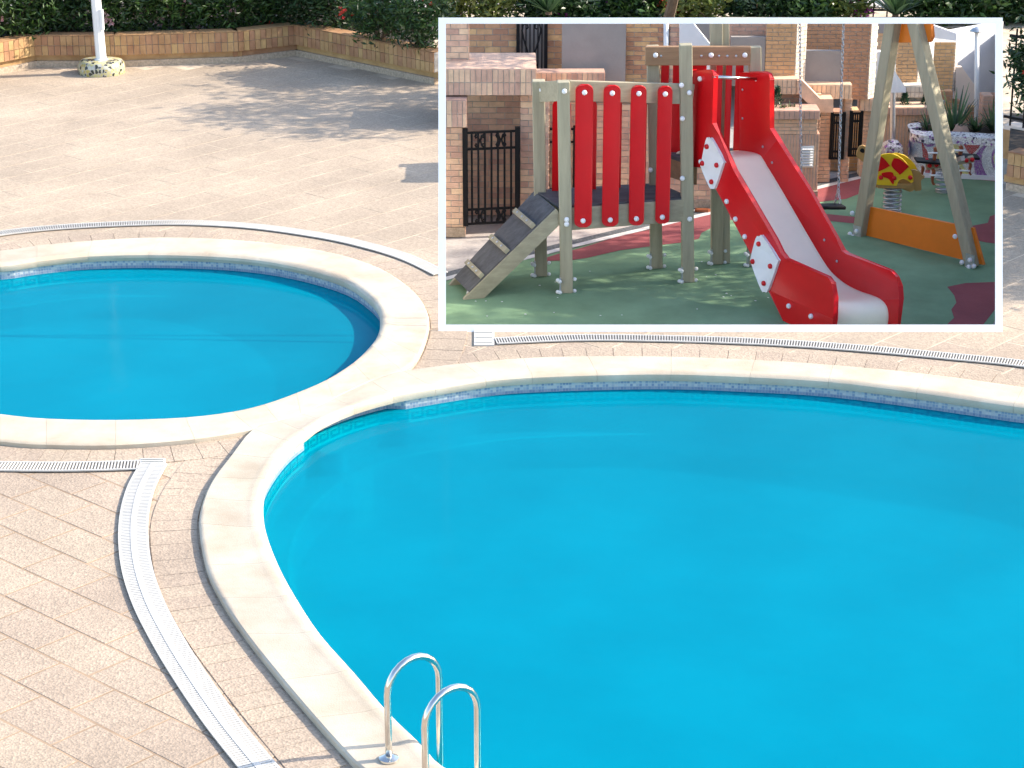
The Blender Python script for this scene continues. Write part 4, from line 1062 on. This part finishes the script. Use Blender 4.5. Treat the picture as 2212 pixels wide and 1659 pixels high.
# four-seat spring see-saw
wb = G(2036, 414, FL)
ws = empty('spring_seesaw', 'four seat spring see-saw with red brown handles by the mosaic planter', 'spring rider', wb)
hz = AT(2036, 352, wb.y).z - FL; spring(ws, wb, .10, hz, 6, .016)
def wp(zx, zy, dy=0): return AT(1828.5 + zx * .15333, 280.2 + zy * .15333, wb.y + dy)
MB().bar(wp(1120, 520), wp(1790, 410), .09, .09).build('beam', WOODX, ws)
MB().bar(wp(1250, 560, .3), wp(1640, 400, -.3), .07, .07).build('beam', GALV, ws)
for (xa, ya, xb, yb, dy) in ((970, 425, 1350, 455, -.1), (1510, 365, 1860, 385, .1)):
    a, b = wp(xa, ya, dy), wp(xb, yb, dy); MB().bar(a, b, .26, .035).build('seat', BLACK, ws, bevel=.01)
for cx_, cy_, dy, sc_ in ((1260, 250, -.1, 1), (1620, 230, .1, 1), (1230, 560, -.25, .9), (1610, 560, -.2, .7), (1080, 520, .05, .7), (1750, 470, .2, .7)):
    pts = [(0, 0), (22, 10), (28, 60), (8, 120), (0, 190), (20, 230), (-10, 245), (-32, 210), (-36, 120), (-22, 50), (-30, 15)]
    MB().prism(catmull([wp(cx_ + x * sc_, cy_ + y * sc_, dy) for x, y in pts], 3), (0, .05, 0)).build('handle_board', BROWNB, ws, bevel=.005)
for x0, y0, dy in ((1200, 325, -.12), (1560, 290, .08), (1630, 575, -.22), (1220, 640, -.25)): MB().tube([wp(x0 - 50, y0, dy), wp(x0 + 110, y0 + 5, dy)], .016, 6).build('grip', WHITEP, ws, smooth=True)
for x, y in ((1130, 430), (1170, 505), (1265, 495), (1690, 430), (1770, 420)): bolt(ws, wp(x, y, -.06), (0, -1, 0), CAPR)

# ------------------------------------------------------------------ mosaic planter, bollard, small lamps, plants
mp_ = empty('mosaic_planter', 'curved planter clad in white purple and red broken tile mosaic', 'planter', G(2060, 383, FL))
Ym = G(2060, 383, FL).y
topz = AT(2060, 296, Ym).z; base_l = [G(1958, 372, FL), G(1966, 380, FL), G(1990, 384, FL), G(2040, 384, FL), G(2100, 387, FL), G(2170, 391, FL)]
line = catmull([G(1985, 362, FL), G(1962, 366, FL), G(1964, 376, FL), G(1990, 382, FL), G(2040, 383, FL), G(2100, 386, FL), G(2175, 391, FL)], 6, False)
back = [p + Vector((.08, .9, 0)) for p in line]
mw = MB()
for p in line: mw.v += [(p.x, p.y, FL), (p.x, p.y, topz)]
for i in range(len(line) - 1): mw.f.append((2 * i, 2 * i + 2, 2 * i + 3, 2 * i + 1))
mw.build('mosaic_face', MOSW, mp_, smooth=True)
tp_ = MB()
for p in line:
    n_ = Vector((-.0, -.03, 0)); tp_.v += [tuple(p + n_ + Vector((0, 0, topz - FL - .10))), tuple(p + n_ + Vector((0, 0, topz - FL + .02))), tuple(p + Vector((0, .22, topz - FL + .04)))]
for i in range(len(line) - 1): tp_.f += [(3 * i, 3 * i + 3, 3 * i + 4, 3 * i + 1), (3 * i + 1, 3 * i + 4, 3 * i + 5, 3 * i + 2)]
tp_.build('mosaic_rim', MOSB, mp_)
sheet('soil', [[(p.x, p.y + .15) for p in line] + [(p.x, p.y + .15) for p in back[::-1]]], topz - .02, SOIL, mp_)
strip_b = MB()
for p in line: strip_b.v += [(p.x, p.y - .05, FL + .001), (p.x, p.y - .05, FL + .07), (p.x, p.y, FL + .07)]
for i in range(len(line) - 1): strip_b.f += [(3 * i, 3 * i + 3, 3 * i + 4, 3 * i + 1), (3 * i + 1, 3 * i + 4, 3 * i + 5, 3 * i + 2)]
strip_b.build('base_course', RENDERW, mp_)
def on_face(x, y, pr):
    d = ray(x, y); o = Vector((0, 0, CAM_H))
    for a, b in zip(line, line[1:]):
        u = (b - a); n_ = Vector((u.y, -u.x, 0)).normalized(); t = (a - o).dot(n_) / d.dot(n_); p = o + d * t; k = (p - a).dot(u) / u.length_squared
        if -.001 <= k <= 1.001: return p + n_ * pr
    return AT(x, y, line[-1].y) + Vector((0, -pr, 0))
def motif(name, zpts, m, pr, smooth_n=4):
    pts = [Vector((1828.5 + x * .15333, 280.2 + y * .15333, 0)) for x, y in zpts]
    c = catmull(pts, smooth_n) if smooth_n else pts
    P_ = [on_face(p.x, p.y, pr) for p in c]
    MB().prism(P_, (0, .006, 0)).build(name, m, mp_)
motif('purple_motif', [(865, 250), (880, 160), (900, 140), (925, 200), (925, 300), (915, 380), (885, 390), (868, 330)], MOSP, .004)
motif('yellow_motif', [(872, 260), (885, 190), (905, 190), (915, 260), (908, 350), (885, 360)], MOSY, .010)
motif('purple_motif', [(960, 300), (975, 220), (1000, 200), (1025, 240), (1035, 320), (1030, 400), (970, 400)], MOSP, .004)
motif('yellow_motif', [(970, 320), (985, 265), (1005, 262), (1020, 310), (1020, 395), (978, 395)], MOSY, .010)
motif('red_motif', [(915, 115), (985, 112), (965, 160), (945, 250), (930, 220)], MOSR, .004, 0)
motif('red_motif', [(1062, 160), (1100, 240), (1140, 310), (1150, 420), (1085, 420), (1070, 300)], MOSR, .004)
motif('purple_motif', [(1070, 140), (1250, 140), (1250, 200), (1210, 235), (1150, 245), (1100, 215), (1078, 180)], MOSP, .006, 0)
motif('red_motif', [(1110, 560), (1180, 560), (1180, 605), (1110, 605)], MOSR, .004, 0)
motif('yellow_motif', [(1290, 330), (1340, 310), (1360, 400), (1280, 420)], MOSY, .004)
motif('purple_motif', [(1250, 520), (1330, 470), (1345, 540), (1280, 560)], MOSP, .004)
motif('yellow_motif', [(1480, 170), (1560, 200), (1600, 300), (1640, 500), (1745, 600), (1740, 655), (1600, 650), (1590, 450), (1540, 300)], MOSY, .004)
motif('red_motif', [(1640, 190), (1900, 190), (1860, 260), (1790, 330), (1740, 350), (1700, 300)], MOSR, .005, 0)
motif('purple_motif', [(2030, 195), (1960, 200), (1880, 270), (1820, 360), (1800, 480), (1810, 600), (1830, 670), (2020, 690), (1960, 610), (1910, 480), (1910, 350), (1960, 250)], MOSP, .005)
motif('purple_motif', [(2110, 280), (2060, 310), (2040, 400), (2060, 510), (2110, 570)], MOSP, .005)
motif('yellow_motif', [(2110, 330), (2080, 350), (2070, 410), (2085, 480), (2110, 510)], MOSY, .011)
mbp = G(1925, 372, FL)
mbl = empty('mosaic_bollard', 'short square post clad in white and purple mosaic behind the turtle', 'bollard', mbp)
za = AT(1925, 312, mbp.y).z; wv = AT(1945, 320, mbp.y).x - AT(1905, 320, mbp.y).x
MB().box((mbp.x, mbp.y, (FL + za) / 2), (wv, wv, za - FL)).build('shaft', MOSB, mbl, bevel=.02)
MB().tube([Vector((mbp.x, mbp.y, za - .005)), Vector((mbp.x, mbp.y, za + .05)), Vector((mbp.x, mbp.y, za + .075))], [wv * .66, wv * .4, wv * .1], 4).build('cap', MOSB, mbl)
p = G(1929, 366, FL); pl = empty('slim_post', 'slim grey pole rising behind the left swing leg', 'pole', p)
MB().tube([p, AT(1928, 300, p.y), AT(1930, 46, p.y)], [.055, .045, .04], 10).build('shaft', GALV, pl, smooth=40)
MB().tube([p, p + Vector((0, 0, .05))], .1, 12).build('base_plate', GALV, pl, smooth=40)
p = AT(2112, 300, 36.2); sl_ = empty('street_lamp', 'pale slender street lamp with domed head at the upper right', 'street lamp', Vector((p.x, p.y, FL)))
hd = AT(2110, 68, 36.2)
MB().tube([Vector((p.x, p.y, FL)), hd], [.05, .035], 10).build('shaft', POSTW, sl_, smooth=True)
MB().tube([hd, hd + Vector((0, 0, .02)), hd + Vector((0, 0, .05)), hd + Vector((0, 0, .075))], [.115, .105, .07, .02], 16).build('lamp_hood', GALV, sl_, smooth=True)

# ------------------------------------------------------------------ plants
def leaves(name, m, pts, parent, lmin, lmax, wf=.3, up=0.3, seed=0, hang=0):
    rn = random.Random(seed); vs = []; fs = []; tint = []
    for (p, dr, tn) in pts:
        l = rn.uniform(lmin, lmax); wd = l * wf
        d = Vector(dr) if dr is not None else Vector((rn.gauss(0, 1), rn.gauss(0, 1), rn.gauss(up, .7)))
        if d.length < 1e-3: d = Vector((0, 0, 1))
        d.normalize(); s = d.cross(Vector((rn.gauss(0, 1), rn.gauss(0, 1), rn.gauss(0, 1)))).normalized()
        n_ = d.cross(s); b = p
        k = len(vs); vs += [b, b + d * l * .45 + s * wd / 2 + n_ * l * .04, b + d * l, b + d * l * .45 - s * wd / 2 + n_ * l * .04]; fs.append((k, k + 1, k + 2, k + 3)); tint += [tn] * 4
    me = bpy.data.meshes.new(name); me.from_pydata([tuple(v) for v in vs], [], fs); at = me.attributes.new('tint', 'FLOAT', 'POINT'); at.data.foreach_set('value', tint)
    me.materials.append(m); return place(link(name, me), parent)
def clumps(rn, c, rx, ry, rz, n, per, spread):
    out = []
    for i in range(n):
        while True:
            q = Vector((rn.uniform(-1, 1), rn.uniform(-1, 1), rn.uniform(-1, 1)))
            if .25 < q.length < 1: break
        cc = c + Vector((q.x * rx, q.y * ry, q.z * rz)); tn = min(1, max(0, rn.gauss(.45, .25)))
        for k in range(per):
            o = Vector((rn.gauss(0, spread), rn.gauss(0, spread), rn.gauss(0, spread * .8)))
            out.append((cc + o, None, min(1, max(0, tn + rn.gauss(0, .18)))))
    return out
def shrub(label, base, rx, ry, h, n, leafm, seed, group, name='oleander_shrub', cat='shrub', lmin=.07, lmax=.15, wf=.28, flowers=None, per=16, spread=.09, stems=7, z0=.05):
    rn = random.Random(seed); t = empty(name, label, cat, base, group)
    c = base + Vector((0, 0, z0 + (h - z0) / 2))
    P_ = clumps(rn, c, rx, ry, (h - z0) / 2, n, per, spread)
    leaves('crown', leafm, P_, t, lmin, lmax, wf, seed=seed)
    s_ = MB()
    for i in range(stems):
        e = rn.choice(P_)[0]; m_ = base.lerp(e, .5) + Vector((rn.gauss(0, .05), rn.gauss(0, .05), 0)); s_.tube([base + Vector((rn.gauss(0, .08), rn.gauss(0, .08), -.03)), m_, e], [.022, .014, .005], 5)
    s_.build('stem', STEM, t)
    if flowers:
        fm, k = flowers; F_ = []
        for i in range(k):
            e = rn.choice(P_)[0] + Vector((rn.gauss(0, .05), -abs(rn.gauss(.12, .08)), rn.gauss(.05, .05)))
            for j in range(rn.randint(6, 14)):
                cc = e + Vector((rn.gauss(0, .06), rn.gauss(0, .04), rn.gauss(0, .05))); tn = rn.random()
                for q_ in range(5): an = q_ * 1.257; F_.append((cc, Vector((math.cos(an), -.5 + rn.gauss(0, .3), math.sin(an))), tn))
        tag(leaves('flowers', fm, F_, t, .03, .045, .8, seed=seed + 1), kind='stuff')
    return t
OLG = 'shrubs in the brick planter'
specs = [(-60, 'far left shrub with pale sunlit leaves beside the brick corner', LEAFD, (PINK, 4)), (55, 'dark leafy shrub left of the white pole with pink blossoms', LEAFD, (PINK, 3)), (150, 'dense dark shrub directly left of the white pole', LEAFV, None),
         (265, 'green shrub just right of the white pole with a few pink blossoms', LEAFD, (PINK, 3)), (390, 'pink flowering oleander in the middle of the left hedge', LEAFD, (PINK, 9)), (500, 'oleander with pink blossoms over dark leaves right of the middle', LEAFD, (PINK, 3)),
         (610, 'very dark shrub behind the corner of the brick planter', LEAFV, (REDPET, 3)), (720, 'dark shrub with pale speckled leaves right of the planter corner', LEAFV, (PINK, 3))]
for i, (x, lab, m, fl_) in enumerate(specs):
    k = G(x, 125); wy = [a.y + (b.y - a.y) * (k.x - a.x) / (b.x - a.x) for a, b in zip(PW, PW[1:]) if a.x <= k.x <= b.x]
    b = Vector((k.x, (wy[0] if wy else 34.2) + .72, .43))
    shrub(lab, b, .80, .60, 1.3, 380, m, 100 + i, OLG, flowers=fl_, z0=-.12)
for i, (x, y, lab, m, h, n, fl_) in enumerate(((815, 110, 'lighter leafy shrub overhanging the planter left of the frame', LEAFD, 1.0, 170, (REDPET, 1)), (905, 125, 'broad leaved shrub touching the left edge of the frame', LEAFD, 1.05, 170, (REDPET, 1)))):
    k = G(x, y, .43); shrub(lab, Vector((k.x, k.y + .55, .43)), .5, .5, h, n, m, 150 + i, OLG, flowers=fl_)
shrub('dark leafy shrub right of the frame above the brick planter', G(2266, 340, .43) + Vector((0, .4, 0)), .42, .4, 1.9, 330, LEAFV, 171, OLG, flowers=(REDPET, 3), z0=.35)
# plants along the fence above the frame
FG = 'plants along the fence'
row = [(985, 'yellow green climber on the fence near the frame corner', LEAFY, None, .45), (1070, 'second yellow green climber on the fence from the left', LEAFY, None, .4), (1190, 'dark fan leaved plant on the fence', LEAFV, None, .55), (1265, 'leafy climber with magenta flowers above the red slats', LEAFV, (MAGENTA, 5), .45), (1370, 'dark climber with magenta flowers left of the red blossom', LEAFD, (MAGENTA, 4), .5),
       (1450, 'small climber with one red blossom on the fence', LEAFY, (REDPET, 3), .3), (1520, 'yellow green bush above the play tower', LEAFY, None, .45), (1640, 'dark dense bush above the slide', LEAFV, None, .6), (1740, 'green bush above the swing chain', LEAFD, None, .5), (1830, 'bougainvillea with magenta flowers above the swing', LEAFY, (MAGENTA, 8), .4),
       (2040, 'wide dark bush above the white far wall', LEAFD, None, .7), (2130, 'dark bush above the frame right corner', LEAFD, None, .6), (2215, 'dark bush at the upper right corner', LEAFV, None, .6)]
for i, (x, lab, m, fl_, rx) in enumerate(row):
    p = AT(x, 20, 38.9); shrub(lab, Vector((p.x, 38.9, 0)), rx, .4, CAM_H - 38.9 * (CAM_H - AT(x, -6, 38.9).z) / 38.9 + random.uniform(.05, .35), int((75 if m is LEAFY else 150) * rx / .5), m, 200 + i, FG, 'climbing_plant', 'plant', .08, .17, .42, fl_, z0=.0)
def blades(label, base, n, ln, seed, group=None, wd=.05, name='yucca', lean=.8, m=None):
    rn = random.Random(seed); t = empty(name, label, 'plant', base, group); mb = MB(); ti = []
    for i in range(n):
        an = rn.uniform(0, 2 * math.pi); el = rn.uniform(.35, 1) ** 1; l = ln * rn.uniform(.6, 1); o = Vector((math.cos(an), math.sin(an), 0)); s_ = Vector((-o.y, o.x, 0)); k0 = len(mb.v)
        for j in range(5):
            f = j / 4; h_ = l * f * el - l * .25 * lean * f * f * (1 - el * .5); rr = l * f * (1 - el * .75) ; ww = wd * (1 - f) ** .6 * .5 + .002
            p = base + o * (.04 + rr) + Vector((0, 0, h_)); mb.v += [tuple(p + s_ * ww), tuple(p - s_ * ww)]
        for j in range(4): a_ = k0 + 2 * j; mb.f.append((a_, a_ + 1, a_ + 3, a_ + 2))
        ti += [rn.random()] * 10
    me = bpy.data.meshes.new('leaf_rosette'); me.from_pydata(mb.v, [], mb.f); at = me.attributes.new('tint', 'FLOAT', 'POINT'); at.data.foreach_set('value', ti); me.materials.append(m or BLADE)
    place(link('leaf_rosette', me), t)
    MB().tube([base + Vector((0, 0, -.05)), base + Vector((0, 0, .1))], [.06, .04], 8).build('stem', STEM, t)
    return t
yg = 'spiky plants in the mosaic planter'
ty = topz - .02
for i, (x, y, n, l, lab) in enumerate(((2008, 293, 34, .42, 'short grassy plant at the left end of the mosaic planter'), (2062, 290, 40, .95, 'tall spiky plant behind the right swing leg'), (2108, 296, 30, .45, 'low grassy plant in the mosaic planter below the street lamp'), (2146, 296, 30, .55, 'spiky plant at the right edge of the mosaic planter'))):
    p = AT(x, y, Ym + .5); blades(lab, Vector((p.x, p.y, ty)), n, l, 300 + i, yg)
p = AT(2075, 296, Ym + .35); rock = MB(); rk = random.Random(4)
for k in range(10): an = k * .628; rock.v.append((p.x + .16 * math.cos(an) * rk.uniform(.8, 1.2), p.y + .12 * math.sin(an), ty))
for k in range(10): an = k * .628; rock.v.append((p.x + .09 * math.cos(an) * rk.uniform(.7, 1.3), p.y + .07 * math.sin(an), ty + .13 * rk.uniform(.8, 1.2)))
for k in range(10): rock.f.append((k, (k + 1) % 10, 10 + (k + 1) % 10, 10 + k))
rock.f.append(tuple(range(10, 20))); o = rock.build('rock', mat('pink rock', (.48, .34, .27), .9, .2, 8, .4, 30)); tag(o, 'pinkish rock lying among the plants of the mosaic planter', 'rock')
p = AT(1905, 45, 37.8); blades('dark spiky yucca above the top of the frame', Vector((AT(1935, 20, 38.6).x, 38.6, .2)), 60, 2.1, 320, None, .09)
p = AT(1185, 20, 38.3); blades('dark palm like plant above the frame near the red slats', Vector((p.x, 38.3, .3)), 50, 1.6, 321, None, .08)
p = G(160, 100); blades('strappy leaved plant left of the white pole', Vector((p.x, 37.0, .9)), 26, 1.2, 322, None, .05)
def conifer(label, p, h, r_, seed):
    rn = random.Random(seed); t = empty('dwarf_conifer', label, 'plant', p, 'dwarf conifers in brick troughs'); pts = []
    for i in range(520):
        f = rn.random() ** .8; an = rn.uniform(0, 6.283); rr = r_ * (1 - f) * rn.uniform(.4, 1)
        pts.append((p + Vector((rr * math.cos(an), rr * math.sin(an), h * f)), Vector((math.cos(an), math.sin(an), .9)), rn.random()))
    leaves('crown', CONI, pts, t, .03, .07, .3, seed=seed); MB().tube([p, p + Vector((0, 0, h))], [.012, .004], 5).build('stem', STEM, t)
conifer('dwarf conifer in the brick trough beside the red slide', AT(1677, 241, 33.55), .36, .12, 1); conifer('dwarf conifer in the brick trough left of the slim pole group', AT(1953, 234, 35.8), .24, .09, 2); conifer('dwarf conifer behind the right swing leg', AT(1999, 234, 35.8), .22, .10, 3)
blades('small green tuft in the brick trough behind the swing chain', AT(1712, 241, 33.55), 22, .2, 330, None, .03, 'trough_plant')
blades('small tuft beside the dwarf conifer in the trough', AT(1694, 241, 33.5), 18, .2, 331, None, .03, 'trough_plant')
# soil in troughs
MB().box((AT(1700, 240, 33.5).x, 33.56, AT(1700, 242, 33.5).z - .03), (1.0, .35, .04)).build('trough_soil', SOIL, g3)

# ------------------------------------------------------------------ fence at the back and at the right
def fence(label, pts, z0, h, gap, finial=True):
    t = empty('iron_fence', label, 'fence', pts[0]); rl = MB()
    for a, b in zip(pts, pts[1:]):
        L0 = (b - a).length; u = (b - a).normalized()
        for z in (z0 + .12, z0 + h * .62, z0 + h - .1): rl.bar(a + Vector((0, 0, z)), b + Vector((0, 0, z)), .035)
        n = int(L0 / gap)
        for i in range(n):
            p = a + u * (i + .5) * gap; MB().bar(p + Vector((0, 0, z0)), p + Vector((0, 0, z0 + h)), .022).build('bar', BLACK, t)
    rl.build('rail', BLACK, t); return t
fence('black iron fence behind the plants along the top', [Vector((-2.2, 39.4, 0)), Vector((11, 39.4, 0))], .0, 2.6, .24)
k1, k2 = G(2168, 262, .5), G(2330, 292, .5)
k1.z = k2.z = 0
fence('black iron fence piece right of the frame', [k1, k2], .45, 1.3, .2)
kb = empty('fence_kerb', 'low white topped kerb wall under the fence right of the frame', 'wall', k1)
slab(kb, 'kerb_body', k1, k2, 0, .40, .2, BRICKP); slab(kb, 'kerb_cap', k1 - Vector((0, .03, 0)), k2 - Vector((0, .03, 0)), .40, .46, .26, RENDERS)

# ------------------------------------------------------------------ trees whose crowns shade the terrace, and an unseen row added to shade the court
def tree(label, base, c, rx, ry, rz, n, seed):
    rn = random.Random(seed); t = empty('leafy_tree', label, 'tree', base)
    P_ = clumps(rn, c, rx, ry, rz, n, 22, .16); leaves('crown', LEAFD, P_, t, .12, .24, .3, seed=seed)
    tk = MB(); tk.tube([base, base.lerp(c, .4) + Vector((.05, 0, 0)), c], [.10, .08, .03], 8)
    for i in range(9):
        e = rn.choice(P_)[0]; s0_ = base.lerp(c, rn.uniform(.55, .95)); tk.tube([s0_, s0_.lerp(e, .5) + Vector((0, 0, .1)), e], [.035, .02, .006], 5)
    tk.build('trunk', STEM, t)
tree('leafy tree rising behind the brick house', Vector((2.3, 35.4, 0)), Vector((2.7, 33.7, 3.2)), 1.75, 2.4, .8, 190, 401)
for k, (y, lab) in enumerate(((25.6, 'nearest'), (28.4, 'second'), (31.2, 'farthest'))):  # unseen row, placed and sized so its shade covers the play court
    tree(lab + ' of three leafy trees in an unseen row at right, shaped to shade the play court', Vector((10.6, y, 0)), Vector((10.3, y, 3.3)), 1.5, 1.75, 2.5, 420 if k == 0 else 360, 410 + k)
